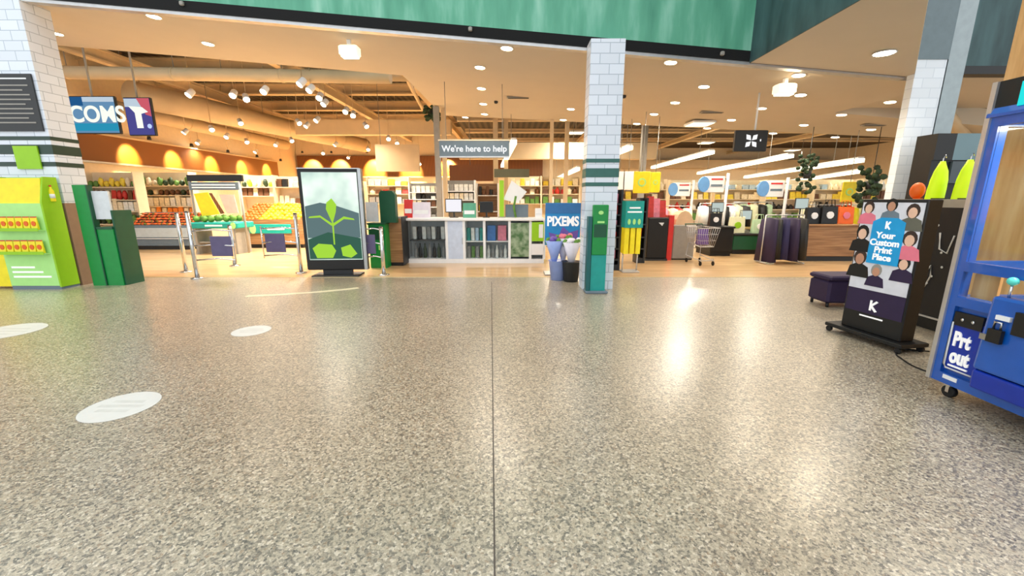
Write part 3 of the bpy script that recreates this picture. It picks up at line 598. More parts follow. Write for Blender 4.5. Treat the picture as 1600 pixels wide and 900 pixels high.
heap('orange', 'fruit', M_oran, bx-w*.33, 12.75, zt-.09, w*.28, .85, .42, 5, 7, .07, 'orange in the brown produce bin', 'oranges in the brown bin')
heap('yellow_mango', 'fruit', M_ban, bx+w*.14, 12.75, zt-.09, w*.64, .85, .42, 9, 7, .078, 'yellow mango in the brown bin', 'yellow fruit in the brown bin', (1.15,.9,.9))
oa, w, zt = bin_(196, 300, 386, 352, 12.2, .9, 'grey fronted produce bin heaped with orange carrots', M_bgrey, .4)
ax = oa.location.x
B(-w/2, w/2, -.03, 0, zt-.35, zt-.08).build('banner', mat('pale_strip', (186, 196, 200), .5), oa); B(-w/2, w/2, -.035, -.03, zt-.4, zt-.38).build('lower_rail', M_white, oa)
def make_carrot():
    o = thing('carrot', 'loose orange carrot heaped in the grey fronted produce bin', 'vegetable', (0,0,0), 0, 'carrots in the grey bin')
    T([(0,-.09,0),(0,-.02,0),(0,.06,0),(0,.12,0)], .035, 10, .012).build('root', M_carr, o); T([(0,-.09,0),(0,-.13,.01)], .012, 6, .02).build('leaf_stub', M_fruitg, o); return o
cr0 = make_carrot(); first = True
for j in range(6):
    for i in range(15):
        loc = (ax-w/2+.12+i*(w-.24)/14, 12.36+j*.12, zt-.05+.4*j/5.6); lab = f'orange carrot in the grey fronted bin, {ORD[j]} row from the front, {nth(i, 15)}'
        if first: cr0.location = loc; cr0['label'] = lab; first = False
        else: copy_tree(cr0, loc, random.uniform(-.5, .5)+random.choice((0, 1.4)), label=lab)
# stand with yellow banner between the bins
p = P(338, 380, 11.2); sb = thing('promo_stand', 'produce stand with bright yellow banner and white header, mid left', 'display stand', (p.x, 11.2, 0))
w = P(378,320,11.2).x-P(300,320,11.2).x
T([(-w/2,.3,0),(-w/2,.3,2.05)], .03, 8).build('post', M_grey, sb); T([(w/2,.3,0),(w/2,.3,2.05)], .03, 8).build('post', M_grey, sb)
B(-w/2-.05, w/2+.1, .26, .34, 1.95, 2.12).build('top_beam', M_black, sb); B(-w/2, w/2, .22, .26, 1.72, 1.93).build('header_sign', M_bgrey, sb)
for zk in (1.77, 1.84): B(-w/2+.08, w/2-.08, .215, .22, zk, zk+.03).build('text_row', M_txt, sb)
MB().prism([(-w*.4,1.62),(-w*.12,1.66),(w*.06,1.08),(-w*.3,1.02)], 'y', .18, .21).build('banner', M_yel, sb, 'bright yellow banner'); MB().prism([(-w*.1,1.64),(-w*.04,1.64),(w*.16,1.1),(w*.08,1.08)], 'y', .19, .2).build('banner_edge', M_fascia, sb)
MB().prism([(w*.1,1.6),(w*.4,1.6),(w*.44,1.1),(w*.2,1.1)], 'y', .2, .22).build('poster', mat('pale_pink_poster', (228, 204, 190), .5), sb)
RB(-w/2, w/2, -.05, .7, .7, .86, .02).build('tray', M_teal, sb, 'teal tray front'); B(-w*.15, w*.2, -.056, -.05, .76, .8).build('text_row', M_txt, sb)
MB().prism([(w*.42+.07*math.cos(k*.63), .78+.09*math.sin(k*.63)) for k in range(10)], 'y', -.06, -.05).build('emblem', M_mint, sb)
for s in (-1, 1): B(s*w*.4-.03, s*w*.4+.03, .0, .6, 0, .7).build('leg', M_grey, sb)
B(-w*.4, w*.4, .05, .6, .3, .34).build('lower_shelf', M_grey, sb)
heap('lettuce', 'vegetable', M_fruitg, p.x, 11.3, .86, w*.9, .22, 0, 6, 2, .085, 'green lettuce on the teal tray', 'lettuces on the teal tray')

PAL = {'cream': (240,226,196), 'white': (238,238,232), 'yellow': (244,216,70), 'green': (96,140,62), 'dark green': (44,66,38), 'brown': (110,70,40), 'orange': (238,140,50), 'red': (200,52,44), 'black': (30,28,28),
       'pink': (226,130,150), 'blue': (60,120,190), 'grey': (150,150,148), 'pale blue': (180,206,226), 'purple': (96,66,140), 'lime': (160,206,60), 'teal': (30,150,140)}
PROT = {}
def proto(kind, col, h, w):
    k = (kind, col, round(h,2), round(w,2))
    if k in PROT: return PROT[k]
    m = mat('goods_'+col.replace(' ', '_'), PAL[col], .5, var=.15, scale=14)
    mb = MB()
    if kind == 'box': mb.rbox(-w/2, w/2, -w/2, w/2, 0, h, .01)
    elif kind == 'bottle': mb.lathe([(w*.42,0),(w*.48,.01),(w*.48,h*.6),(w*.2,h*.8),(w*.18,h)], (0,0,0), 10)
    elif kind == 'bag': mb.hexa([(-w/2,-w*.3,0),(w/2,-w*.3,0),(w/2,w*.3,0),(-w/2,w*.3,0)],[(-w*.45,-w*.06,h),(w*.45,-w*.06,h),(w*.45,w*.06,h),(-w*.45,w*.06,h)])
    elif kind == 'melon': mb.ell((0,0,h/2), (w/2,w/2,h/2), 10, 7)
    elif kind == 'bunch': mb.ell((0,0,h*.5), (w*.5,w*.5,h*.5), 9, 7, .18)
    elif kind == 'crate': mb.box(-w/2,w/2,-w*.4,w*.4,0,.02); [mb.box(*a) for a in ((-w/2,w/2,-w*.4,-w*.4+.02,.02,h),(-w/2,w/2,w*.4-.02,w*.4,.02,h),(-w/2,-w/2+.02,-w*.38,w*.38,.02,h),(w/2-.02,w/2,-w*.38,w*.38,.02,h))]
    me = mb.build(kind, m); me_d = me.data; bpy.data.objects.remove(me); PROT[k] = me_d; return me_d
def goods(kind, col, loc, h, w, label, group):
    o = bpy.data.objects.new(kind if kind not in ('melon','bunch','box') else {'melon':'round_produce','bunch':'leafy_bunch','box':'carton'}[kind], proto(kind, col, h, w)); C.objects.link(o); o.location = loc
    return tag(o, label, {'bunch':'vegetable','melon':'produce','box':'carton','bag':'packet'}.get(kind, kind), group)
def shelving(px0, px1, ybot, tiers, Y, name, desc, cols, kinds, n, frameM=M_cream, dep=.4, gh=.24, back=M_cream, top=None):
    """tiers: pixel rows of the boards; products stand on each."""
    A, Bp = P(px0, 320, Y), P(px1, 320, Y); w = Bp.x-A.x; zs = [P((px0+px1)/2, y, Y).z for y in tiers]; zt = (max(zs)+gh+.1)
    o = thing('shelf_unit', desc, 'shelving', ((A.x+Bp.x)/2, Y, 0)); cx = o.location.x
    B(-w/2, w/2, dep-.03, dep, 0.02, zt).build('back_panel', back, o)
    for s in (-1, 1): B(s*w/2-.02, s*w/2+.02, 0, dep, 0, zt).build('side_panel', frameM, o)
    for z in zs:
        B(-w/2+.02, w/2-.02, 0, dep-.03, z-.03, z).build('shelf_board', frameM, o)
    B(-w/2, w/2, .02, dep-.05, 0, .12).build('plinth', M_dark, o)
    for t, z in enumerate(zs):
        for i in range(n):
            c = random.choice(cols[t % len(cols)]); kd = random.choice(kinds[t % len(kinds)]); pw = (w-.1)/n*.85; hh = gh*random.uniform(.7, 1)
            if kd == 'melon': hh = min(hh, pw*1.1)
            goods(kd, c, (cx-w/2+.05+(i+.5)*(w-.1)/n, Y+dep*.4, z), round(hh,1) or .1, pw, f'{c} {dict(melon="produce",bunch="leafy bunch",box="carton",bag="packet").get(kd,kd)} on {name}, {ORD[t]} tier, {nth(i,n)}'.replace('leafy bunch', 'greens'), 'goods on '+name)
    return o
# left produce wall (behind bins)
shelving(135, 215, 380, (292, 312, 330, 350), 13.6, 'the first produce shelf', 'cream produce shelving behind the green basket stand', [['cream','yellow','green'],['brown','cream','red'],['white','cream'],['green','dark green']], [['melon','bunch'],['bunch','bag'],['crate','box'],['bunch']], 9, gh=.37)
shelving(218, 300, 380, (290, 305, 322, 338), 15.0, 'the second produce shelf', 'cream produce shelving behind the carrot bin', [['cream','green','dark green'],['dark green','cream','brown'],['white','cream'],['cream','orange']], [['bunch','melon'],['melon'],['crate','box'],['bag']], 9, gh=.37)
shelving(376, 430, 360, (292, 306), 16.5, 'the cream shelf behind the oranges', 'cream shelving directly behind the orange bin', [['dark green','cream','lime'],['cream','brown']], [['bunch','melon'],['bag']], 6, gh=.35)
shelving(432, 478, 360, (292, 318), 16.0, 'the far bakery shelf', 'cream bakery shelving left of the screen totem', [['brown','black','cream'],['brown','cream']], [['bag','box'],['bag']], 5, gh=.3)
shelving(640, 690, 400, (300, 311, 323, 340), 14.0, 'the white tiered rack', 'white tiered rack behind the help desk, left end', [['white','cream'],['grey','black','white'],['brown','cream'],['grey']], [['box'],['box','bottle'],['bag'],['box']], 6, M_white, gh=.2, back=M_grey)
shelving(692, 742, 400, (298, 312, 330), 13.0, 'the magazine rack', 'magazine rack behind the help desk, under the help sign', [['white','grey'],['cream','brown','white'],['grey','green']], [['box'],['box'],['bottle','box']], 6, M_white, gh=.22, back=M_grey)
shelving(745, 778, 400, (305, 330), 14.5, 'the small warm rack', 'small warm-lit rack behind the help desk, centre', [['black','brown'],['cream','brown','yellow']], [['box','bag'],['bottle','bag']], 5, M_white, gh=.3, back=M_woodh)
# far low hall, a few aisles
for i, (a0, a1, Y) in enumerate(((505, 560, 19), (575, 640, 20), (795, 845, 18), (846, 905, 19))):
    shelving(a0, a1, 400, (290, 303, 318), Y, f'the {ORD[i]} far aisle shelf', f'far aisle shelving, {nth(i,4)} of four behind the totem and desk', [['cream','white','yellow'],['red','brown','cream'],['white','grey','green']], [['box'],['bottle','bag'],['box']], 6, gh=.3)
for i, (a0, a1, Y) in enumerate(((965, 1040, 17), (1045, 1110, 18), (1115, 1190, 18.5), (1195, 1265, 17.5), (1270, 1340, 17), (1345, 1400, 16))):
    shelving(a0, a1, 400, (296, 311, 327, 344), Y, f'the {ORD[i]} right aisle shelf', f'pale aisle shelving beyond the checkouts, {nth(i,6)}', [['white','cream','pale blue'],['cream','yellow','brown'],['white','red','black'],['cream','green','grey']], [['box','bottle'],['bag','box'],['bottle'],['box']], 7, gh=.3)

# ================================================================== HELP DESK
A, Bp = P(634, 400, 9.6), P(850, 400, 9.6); hx = (A.x+Bp.x)/2; w = Bp.x-A.x; zt = P(740, 345, 9.6).z
hd = thing('help_desk', 'long white help desk with glass front shelves of goods', 'counter', (hx, 9.6, 0))
RB(-w/2, w/2, -.05, .62, zt, zt+.06, .01).build('counter_top', M_white, hd)
for k, s in enumerate((-.5, -.2, -.075, .07, .25, .4, .5)): B(s*w-.03, s*w+.03, 0, .55, .1, zt).build('upright', M_white, hd)
B(-w/2, w/2, .0, .6, 0, .1).build('plinth', M_white, hd); B(-w/2, w/2, .56, .6, .1, zt).build('back_panel', mat('pale_grey_back', (196, 204, 208), .5), hd)
B(-w*.47, -w*.22, .05, .5, zt*.52, zt*.52+.03).build('shelf', M_dark, hd); B(.08*w, .24*w, .05, .5, zt*.5, zt*.5+.02).build('shelf', M_white, hd); B(-.07*w, .06*w, .05, .5, zt*.5, zt*.5+.02).build('shelf', M_white, hd)
B(-w*.2+.03, -w*.075-.03, .0, .04, .1, zt).build('door', mat('pale_blue_door', (196, 210, 232), .4), hd, 'pale blue door'); B(-w*.09, -w*.085, -.02, 0, .45, .6).build('handle', M_steel, hd)
B(-w*.47, -w*.21, -.004, .002, .12, zt-.02).build('glass_front', M_glass, hd); B(-w*.07, w*.065, -.004, .002, .12, zt-.02).build('glass_front', M_glass, hd); B(w*.075, w*.245, -.004, .002, .12, zt-.02).build('glass_front', M_glass, hd)
B(.255*w, .395*w, .02, .06, .15, zt-.05).build('picture_panel', ramp_mat('leafy_picture', 'ShaderNodeTexNoise', [(.35, (70, 110, 64)), (.6, (150, 170, 140))], .5, 7, 3), hd, 'picture panel of green leaves')
B(.41*w, .495*w, -.02, .0, .52, zt-.03).build('price_card', M_lime, hd, 'lime card'); B(.41*w, .495*w, -.02, 0, .2, .46).build('price_card', M_white, hd, 'white card'); B(.46*w, .49*w, -.026, -.02, .6, zt-.08).build('price_card', M_white, hd)
def on_desk(kind, cols, s0, s1, n, z, h, name):
    for i in range(n):
        c = cols[i % len(cols)]; pw = (s1-s0)*w/n*.8; goods(kind, c, (hx+(s0+(s1-s0)*(i+.5)/n)*w, 9.6+.25, z), h, pw, f'{c} {dict(box="carton").get(kind,kind)} {name}, {nth(i,n)}', 'goods '+name)
on_desk('box', ['white','black','white','grey'], -.46, -.22, 7, zt*.52+.03, .3, 'on the upper shelf inside the help desk')
on_desk('bottle', ['grey','black','dark green'], -.46, -.22, 7, .1, .35, 'on the lower shelf inside the help desk')
on_desk('box', ['teal','white','pale blue'], -.065, .06, 4, zt*.5+.02, .3, 'in the middle glass bay, upper shelf')
on_desk('box', ['grey','green'], -.065, .06, 4, .1, .28, 'in the middle glass bay, lower shelf')
on_desk('box', ['blue','pink'], .08, .235, 2, zt*.5+.02, .36, 'on the upper shelf of the blue and pink bay')
on_desk('bottle', ['white','grey'], .08, .235, 5, .1, .3, 'on the lower shelf of the blue and pink bay')
dz = zt+.06
def monitor(px, Y, lab, scr, s=1, rz=0, tilt=0):
    p = P(px, 320, Y); o = thing('desk_monitor', lab, 'monitor', (p.x, Y, dz), rz)
    RB(-.1*s,.1*s,-.06,.06,0,.015,.004).build('base', M_dark, o); B(-.02,.02,.0,.03,.015,.16).build('neck', M_dark, o)
    RB(-.2*s,.2*s,-.03,.0,.12,.12+.32*s,.008).build('casing', M_dark, o); B(-.18*s,.18*s,-.034,-.03,.14,.1+.32*s).build('display', scr, o)
    return o
monitor(709, 9.9, 'dark framed monitor with white display on the help desk', glow('white_display', (240, 238, 244), .9))
monitor(760, 9.95, 'dark low monitor at the centre of the help desk', M_black, .8)
def stack_sheet(px, w_, h_, m, lab, nm='brochure_holder', Y=9.75):
    p = P(px, 320, Y); o = thing(nm, lab, 'holder', (p.x, Y, dz))
    MB().hexa([(-w_/2,0,0),(w_/2,0,0),(w_/2,.12,0),(-w_/2,.12,0)],[(-w_/2,.08,h_),(w_/2,.08,h_),(w_/2,.12,h_),(-w_/2,.12,h_)]).build('holder_body', m, o); B(-w_/2*.8, w_/2*.8, .02, .05, .0, h_*.5).build('leaflet', M_white, o); return o
stack_sheet(657, .42, .36, mat('pale_lilac', (222, 216, 230), .5), 'pale lilac leaflet holder at left end of the help desk')
stack_sheet(637, .2, .42, M_red, 'red leaflet holder at left end of the help desk'); stack_sheet(733, .3, .34, M_green, 'greenish leaflet holder beside the white display')
stack_sheet(842, .16, .22, M_white, 'small white leaflet holder at right end of help desk')
p = P(784, 320, 9.9); o = thing('lime_post_sign', 'tall lime green post sign standing on the help desk', 'sign', (p.x, 9.9, dz)); B(-.05,.05,0,.04,0,.86).build('post', M_lime, o); B(-.09,.09,-.03,.08,0,.02).build('base', M_grey, o)
p = P(806, 320, 9.95); o = thing('tilted_screen', 'white register screen tilted on a green arm on the help desk', 'screen', (p.x, 9.95, dz))
T([(0,0,0),(-.05,0,.25),(0,0,.5)], .025, 8).build('arm', M_fruitg, o)
MB().hexa([(-.3,0,.42),(.05,0,.34),(.05,.05,.34),(-.3,.05,.42)],[(-.1,.0,.86),(.26,0,.6),(.26,.05,.6),(-.1,.05,.86)]).build('casing', M_white, o)
B(-.25,.3,.1,.3,0,.3).build('terminal_body', M_bgrey, o)
# hanging help sign
A, Bp = P(686, 220, 9.6), P(796, 244, 9.6)
hs = thing('hanging_sign', 'long grey hanging sign reading that staff are here to help', 'sign', ((A.x+Bp.x)/2, 9.6, Bp.z)); sw, sh_ = (Bp.x-A.x)/2, A.z-Bp.z
B(-sw, sw, 0, .05, 0, sh_).build('board', M_bgrey, hs); B(-sw-.02, sw+.02, -.01, .06, sh_, sh_+.03).build('top_rail', M_cream, hs); B(-sw, sw, -.01, .06, -.03, 0).build('bottom_rail', M_silver, hs)
zc_ = ZC(hs.location.x)-Bp.z
for s in (-.8, .8): T([(s*sw,.025,sh_+.03),(s*sw,.025,zc_)], .008, 6).build('suspension_wire', M_grey, hs)
text('lettering', "We're here to help", .185, glow('sign_letters', (250,250,250), .9), hs, (0, -.006, sh_*.47), FRONT, .003, bold=.004)
A, Bp = P(772, 264, 13.5), P(827, 277, 13.5); o = B(A.x, Bp.x, 13.5, 13.55, Bp.z, A.z).build('aisle_sign', mat('olive_sign', (92, 92, 70), .5)); T([(A.x+.3,13.52,A.z),(A.x+.3,13.52,roofz(A.x,13.5))], .01, 6).build('suspension_wire', M_grey, o); tag(o, 'dark olive aisle sign hanging behind the tube light', 'sign')

# ================================================================== blue poster and flower buckets by the slim column
p = P(877, 440, 8.1); bp = thing('promo_poster_stand', 'blue promo poster on a stand left of the slim column', 'poster', (p.x, 8.1, 0))
w = P(903,350,8.1).x-P(848,350,8.1).x; z0, z1 = P(877,383,8.1).z, P(877,317,8.1).z
B(-w/2, w/2, 0, .04, z0, z1).build('poster_board', M_skyb, bp); B(-w/2, w/2, -.004, 0, z1-.2, z1-.01).build('upper_band', mat('band_blue', (46, 110, 170), .5), bp)
text('lettering', 'PIXEMS', .25, M_txt, bp, (0, -.006, z1-.36), FRONT, .003, bold=.01, sx=.78)
MB().prism([(-w*.3,z0+.02),(-w*.4,z0+.25),(-w*.1,z0+.2),(0,z0+.36),(w*.2,z0+.25),(w*.45,z0+.3),(w*.4,z0+.02)], 'y', -.006, 0).build('splash_shape', M_prp, bp, 'violet splash')
T([(-w*.3,.05,0),(-w*.3,.05,z1)], .02, 8).build('leg', M_silver, bp); T([(w*.3,.05,0),(w*.3,.05,z1)], .02, 8).build('leg', M_silver, bp); RB(-w/2,w/2,-.1,.3,0,.03,.01).build('base', M_silver, bp)
def bouquet(px, Y, z0, mcol, lab, wrap):
    p = P(px, 400, Y); o = thing('wrapped_bouquet', lab, 'bouquet', (p.x, Y, z0), 0, 'bouquets by the slim column')
    MB().lathe([(.04,0),(.09,.18),(.17,.42)], (0,0,0), 12).build('wrapping', wrap, o)
    mb = MB(); 
    for k in range(9): a_ = k*2.4; r_ = .03+.013*k; mb.ell((r_*math.cos(a_), r_*math.sin(a_), .42+.04*math.sin(k)), (.05,.05,.045), 8, 6, .1)
    mb.build('blossoms', mcol, o); mb = MB()
    for k in range(6): a_ = k*1.05; mb.ell((.12*math.cos(a_), .12*math.sin(a_), .4), (.05,.02,.08), 6, 5)
    mb.build('leaves', M_fruitg, o); return o
M_wrapb = mat('blue_wrap', (150, 170, 226), .4); M_wrapw = mat('white_wrap', (226, 222, 232), .4)
def bucket(px, Y, lab, m):
    p = P(px, 400, Y); o = thing('flower_bucket', lab, 'bucket', (p.x, Y, 0)); MB().lathe([(.13,0),(.17,.36),(.185,.37),(.175,.36)], (0,0,0), 18).build('pail', m, o); MB().lathe([(.15,0),(.15,.01)], (0,0,.3), 16).build('water_surface', M_bgrey, o); return o
bucket(872, 7.6, 'pale blue flower bucket in front of the blue poster', M_wrapb); bouquet(866, 7.56, .32, M_prp, 'violet bouquet in the left pale blue bucket', M_wrapb); bouquet(880, 7.66, .36, M_pink, 'pink and white bouquet in the left pale blue bucket', M_wrapw)
bucket(893, 7.45, 'dark bucket right beside the slim column foot', M_dark); bouquet(893, 7.45, .3, mat('white_petals', (236, 232, 240), .6), 'white bouquet in the dark bucket by the column', M_wrapw)

# green dispenser in front of the slim column
p = P(934, 445, 6.45); ds = thing('green_dispenser', 'tall green dispenser stand in front of the slim tiled column', 'stand', (p.x, 6.45, 0))
w = P(946,350,6.45).x-P(922,350,6.45).x; z1 = P(934,320,6.45).z
RB(-w/2, w/2, 0, .1, .62, z1, .01).build('upper_board', M_grn, ds); B(-w/2, w/2, .02, .14, .04, .62).build('lower_box', M_teal, ds, 'teal lower box'); B(-w/2+.02, w/2-.02, -.005, .0, z1-.5, z1-.3).build('opening', M_dkg, ds)
B(-w/2-.07, -w/2-.01, .0, .14, .04, z1-.18).build('side_fin', mat('side_teal', (12, 92, 92), .4), ds, 'dark teal side fin'); RB(-w/2-.08, w/2+.04, -.05, .2, 0, .04, .01).build('base', M_bgrey, ds)
MB().prism([(.0+.04*math.cos(k*.63), z1-.12+.03*math.sin(k*.63)) for k in range(10)], 'y', -.008, 0).build('emblem', M_mint, ds); B(-.05,.06,-.006,0,z1-.28,z1-.25).build('text_row', M_mint, ds)

# ================================================================== RIGHT OPENING
p = P(986, 425, 8.3); ts = thing('teal_promo_stand', 'teal headed stand with yellow lower panels right of slim column', 'display stand', (p.x, 8.3, 0))
w = P(1001,350,8.3).x-P(973,350,8.3).x; z2 = P(986,314,8.3).z; z1 = P(986,356,8.3).z; z0 = P(986,397,8.3).z
B(-w/2, w/2, 0, .3, z1, z2).build('header_board', M_teal, ts)
for k, (yy, ww) in enumerate(((.12,.6),(.2,.8))): B(-w*.5*ww, w*.5*ww, -.006, 0, z2-yy-.03, z2-yy).build('text_row', M_txt, ts)
for k in range(3): MB().prism([(-w*.28+k*w*.28+.03*math.cos(j*.63), z1+.12+.06*math.sin(j*.63)) for j in range(10)], 'y', -.006, 0).build('figure_shape', M_mint, ts)
for k in range(3): B(-w/2+.01+k*w/3, -w/2+(k+1)*w/3-.02, .02, .28, z0, z1).build('yellow_panel', M_yel, ts)
for s in (-1, 1): T([(s*w*.42,.15,0),(s*w*.42,.15,z0)], .015, 8).build('leg', M_silver, ts)
RB(-w/2, w/2, 0, .3, 0, .03, .01).build('base', M_silver, ts)
shelving(958, 972, 440, (318, 335, 352, 370, 388, 405), 8.6, 'the narrow pink shelf', 'narrow shelf of pink goods hard against the slim column', [['brown','pink'],['pink','red'],['pink','white'],['red','purple'],['pink','white'],['pink']], [['box'],['bag'],['box']], 2, M_dark, .3, .18, M_dark)
shelving(1001, 1012, 440, (330, 350, 370, 388), 9.6, 'the narrow dark rack', 'narrow dark rack between the teal stand and red stand', [['black','red'],['white','black'],['red','pink'],['black']], [['box'],['bag']], 2, M_dark, .3, .2, M_dark)
def yellow_sign(cx, cy, Y, w_px, h_px, lab):
    A = P(cx, cy, Y); w_, h_ = w_px/640*Y/2, h_px/640*Y/2; o = thing('round_offer_sign', lab, 'sign', (A.x, Y, A.z))
    RB(-w_, w_, 0, .03, -h_, h_, .01).build('board', M_yel, o)
    MB().prism([(w_*.5*math.cos(k*.42), w_*.5*math.sin(k*.42)) for k in range(15)], 'y', -.008, 0).build('ring', M_mint, o); MB().prism([(w_*.33*math.cos(k*.42), w_*.33*math.sin(k*.42)) for k in range(15)], 'y', -.012, -.008).build('ring_centre', M_yel, o)
    T([(0,.015,h_),(0,.015,roofz(A.x, Y)-A.z)], .008, 6).build('suspension_wire', M_grey, o)
yellow_sign(1003, 285, 11, 25, 32, 'large yellow offer sign above the teal promo stand'); yellow_sign(1024, 285, 11.4, 15, 30, 'slim yellow green offer sign right of the large yellow one'); yellow_sign(1327, 300, 11.0, 22, 30, 'yellow offer sign above the brown checkout side')
for i, x in enumerate((968, 982)):
    A = P(x, 282, 12); o = B(A.x-.14, A.x+.14, 12, 12.03, A.z-.25, A.z+.25).build('price_board', M_white); tag(o, f'small white price board hanging by the slim column, {("left","right")[i]} one', 'sign'); T([(A.x, 12.015, A.z+.25), (A.x, 12.015, ZC(A.x))], .008, 6).build('suspension_wire', M_grey, o)
p = P(1027, 402, 10.0); rs = thing('red_black_stand', 'black fronted stand with red top goods by the teal stand', 'display stand', (p.x, 10.0, 0))
z1 = P(1027,340,10).z
RB(-.28, .22, 0, .4, .05, z1, .02).build('cabinet', M_black, rs); B(-.3, .24, -.02, .42, 0, .05).build('base', M_dark, rs); MB().prism([(-.03,z1-.12),(.1,z1-.12),(.06,z1-.2)], 'y', -.008, 0).build('emblem', M_white, rs); B(.24, .36, .05, .4, 0, z1+.05).build('side_bin', M_red, rs, 'dark red side bin')
for i, (dx, c) in enumerate(((-.2,'red'),(-.05,'pink'),(.1,'red'))): goods('bag', c, (p.x+dx, 10.2, z1), .5-.05*i, .17, f'{c} packet standing on the black fronted stand, {nth(i,3)}', 'packets on the black fronted stand')
p = P(1066, 405, 10.1); o = thing('grey_bin', 'grey box bin with rounded tan lid beside red goods', 'bin', (p.x, 10.1, 0)); z1 = P(1062,352,10).z
RB(-.27,.27,0,.5,.03,z1,.02).build('body', M_grey, o); MB().prism([(.22*math.cos(k*math.pi/8), z1+.34*math.sin(k*math.pi/8)) for k in range(9)], 'y', .06, .44).build('lid', mat('tan_lid', (226, 190, 150), .5), o, 'tan domed lid'); B(-.25,.25,.03,.47,0,.03).build('plinth', M_dark, o)
# trolley
def trolley(px, Y, lab, rz=0):
    p = P(px, 400, Y); o = thing('shopping_trolley', lab, 'trolley', (p.x, Y, 0), rz)
    mb = MB(); r = .008
    lo = [(-.2,-.3,.5),(.2,-.3,.5),(.2,.35,.55),(-.2,.35,.55)]; hi = [(-.27,-.42,1.0),(.27,-.42,1.0),(.27,.45,1.0),(-.27,.45,1.0)]
    for q in (lo, hi):
        for i in range(4): mb.tube([q[i], q[(i+1)%4]], r*1.4, 6)
    for i in range(4):
        a0, a1, b0, b1 = lo[i], lo[(i+1)%4], hi[i], hi[(i+1)%4]
        for t in range(8): f = t/8; mb.tube([tuple(a0[k]+(a1[k]-a0[k])*f for k in range(3)), tuple(b0[k]+(b1[k]-b0[k])*f for k in range(3))], r*.6, 5)
        for f in (.33, .66): mb.tube([tuple(a0[k]+(b0[k]-a0[k])*f for k in range(3)), tuple(a1[k]+(b1[k]-a1[k])*f for k in range(3))], r*.6, 5)
    for t in range(1,7): mb.tube([(-.2+.4*t/7,-.3,.5),(-.2+.4*t/7,.35,.55)], r*.6, 5)
    mb.build('basket', M_silver, o)
    T([(-.27,.45,1.0),(-.27,.52,1.06),(.27,.52,1.06),(.27,.45,1.0)], .016, 8).build('handle', M_dkg, o)
    T([(-.2,.35,.55),(-.22,.4,.2),(-.2,-.38,.14),(.2,-.38,.14),(.22,.4,.2),(.2,.35,.55)], .012, 8).build('frame', M_silver, o)
    for a_ in ((-.21,.36),(.21,.36),(-.19,-.36),(.19,-.36)): T([(a_[0]-.012,a_[1],.06),(a_[0]+.012,a_[1],.06)], .06, 14).build('wheel', M_rub, o); B(a_[0]-.006,a_[0]+.006,a_[1]-.01,a_[1]+.01,.06,.2).build('fork', M_silver, o)
    return o
trolley(1094, 9.5, 'wire shopping trolley parked left of the black checkout', .1).scale = (.8,.8,.85)
bg1 = goods('bag', 'purple', (P(1094,400,9.5).x, 9.48, .46), .35, .25, 'purple packet lying in the shopping trolley', 'trolley packet')
# checkout lanes
def checkout(px0, px1, ybot, ytop, Y, dep, lab, face, topM=M_black, kick=M_black):
    A, Bp = P(px0, ybot, Y), P(px1, ybot, Y); w_ = Bp.x-A.x; zt = P((px0+px1)/2, ytop, Y).z
    o = thing('checkout_counter', lab, 'checkout', ((A.x+Bp.x)/2, Y, 0))
    RB(-w_/2, w_/2, 0, dep, .12, zt, .01).build('body', face, o); B(-w_/2+.02, w_/2-.02, .03, dep-.03, 0, .12).build('kick_base', kick, o)
    RB(-w_/2-.02, w_/2+.02, -.03, dep+.02, zt, zt+.05, .01).build('top', topM, o); B(-w_*.4, w_*.1, .1, dep*.8, zt+.05, zt+.058).build('belt', M_rub, o)
    return o, w_, zt+.05
o1, w1_, z1_ = checkout(1246, 1334, 410, 354, 9.9, .9, 'brown timber-faced checkout, nearest on the right', M_woodh, M_woodh)
o2, w2_, z2_ = checkout(1108, 1142, 405, 357, 10.8, .9, 'black checkout counter beside the shopping trolley', M_black)
o3, w3_, z3_ = checkout(1143, 1188, 400, 368, 11.2, .9, 'green fronted checkout counter behind the black one', M_dkg)
def register(o, w_, zt, dx, lab):
    r = thing('checkout_screen', lab, 'screen', (o.location.x+dx, o.location.y+.45, zt)); T([(0,0,0),(0,0,.45)], .02, 8).build('stand', M_dark, r); RB(-.17,.17,-.03,.0,.35,.62,.01).build('casing', M_dark, r); B(-.15,.15,-.034,-.03,.37,.6).build('display', glow('till_display', (206, 220, 214), .7), r); B(-.12,.12,-.08,.1,0,.06).build('printer_base', M_grey, r)
register(o1, w1_, z1_, -.5, 'till screen on the brown checkout, left end'); register(o2, w2_, z2_, 0, 'till screen on the black checkout'); register(o3, w3_, z3_, .1, 'till screen on the green fronted checkout')
def tote(x, y, z, mc, mp, lab, s=1):
    o = thing('shopping_bag', lab, 'bag', (x, y, z), 0, 'bags standing on the checkouts')
    MB().hexa([(-.16*s,-.08,0),(.16*s,-.08,0),(.16*s,.08,0),(-.16*s,.08,0)],[(-.15*s,-.05,.34*s),(.15*s,-.05,.34*s),(.15*s,.05,.34*s),(-.15*s,.05,.34*s)]).build('bag_body', mc, o, bevel=.01)
    for yy in (-.05,.05): T([(-.08*s,yy,.33*s),(-.06*s,yy,.46*s),(.06*s,yy,.46*s),(.08*s,yy,.33*s)], .01, 6).build('handle', mc, o)
    MB().prism([(.07*s*math.cos(k*.63), .17*s+.07*s*math.sin(k*.63)) for k in range(10)], 'y', -.085, -.06).build('print_patch', mp, o)
bxx = o1.location.x
tote(bxx-.28, 10.2, z1_, M_black, M_white, 'black bag with pale patch on the brown checkout, left one', 1.15); tote(bxx+.06, 10.15, z1_, M_black, M_white, 'black bag with pale patch on the brown checkout, right one', 1.25); tote(bxx+.5, 10.2, z1_, M_oran, M_pink, 'orange bag on the right end of the brown checkout', 1.2)
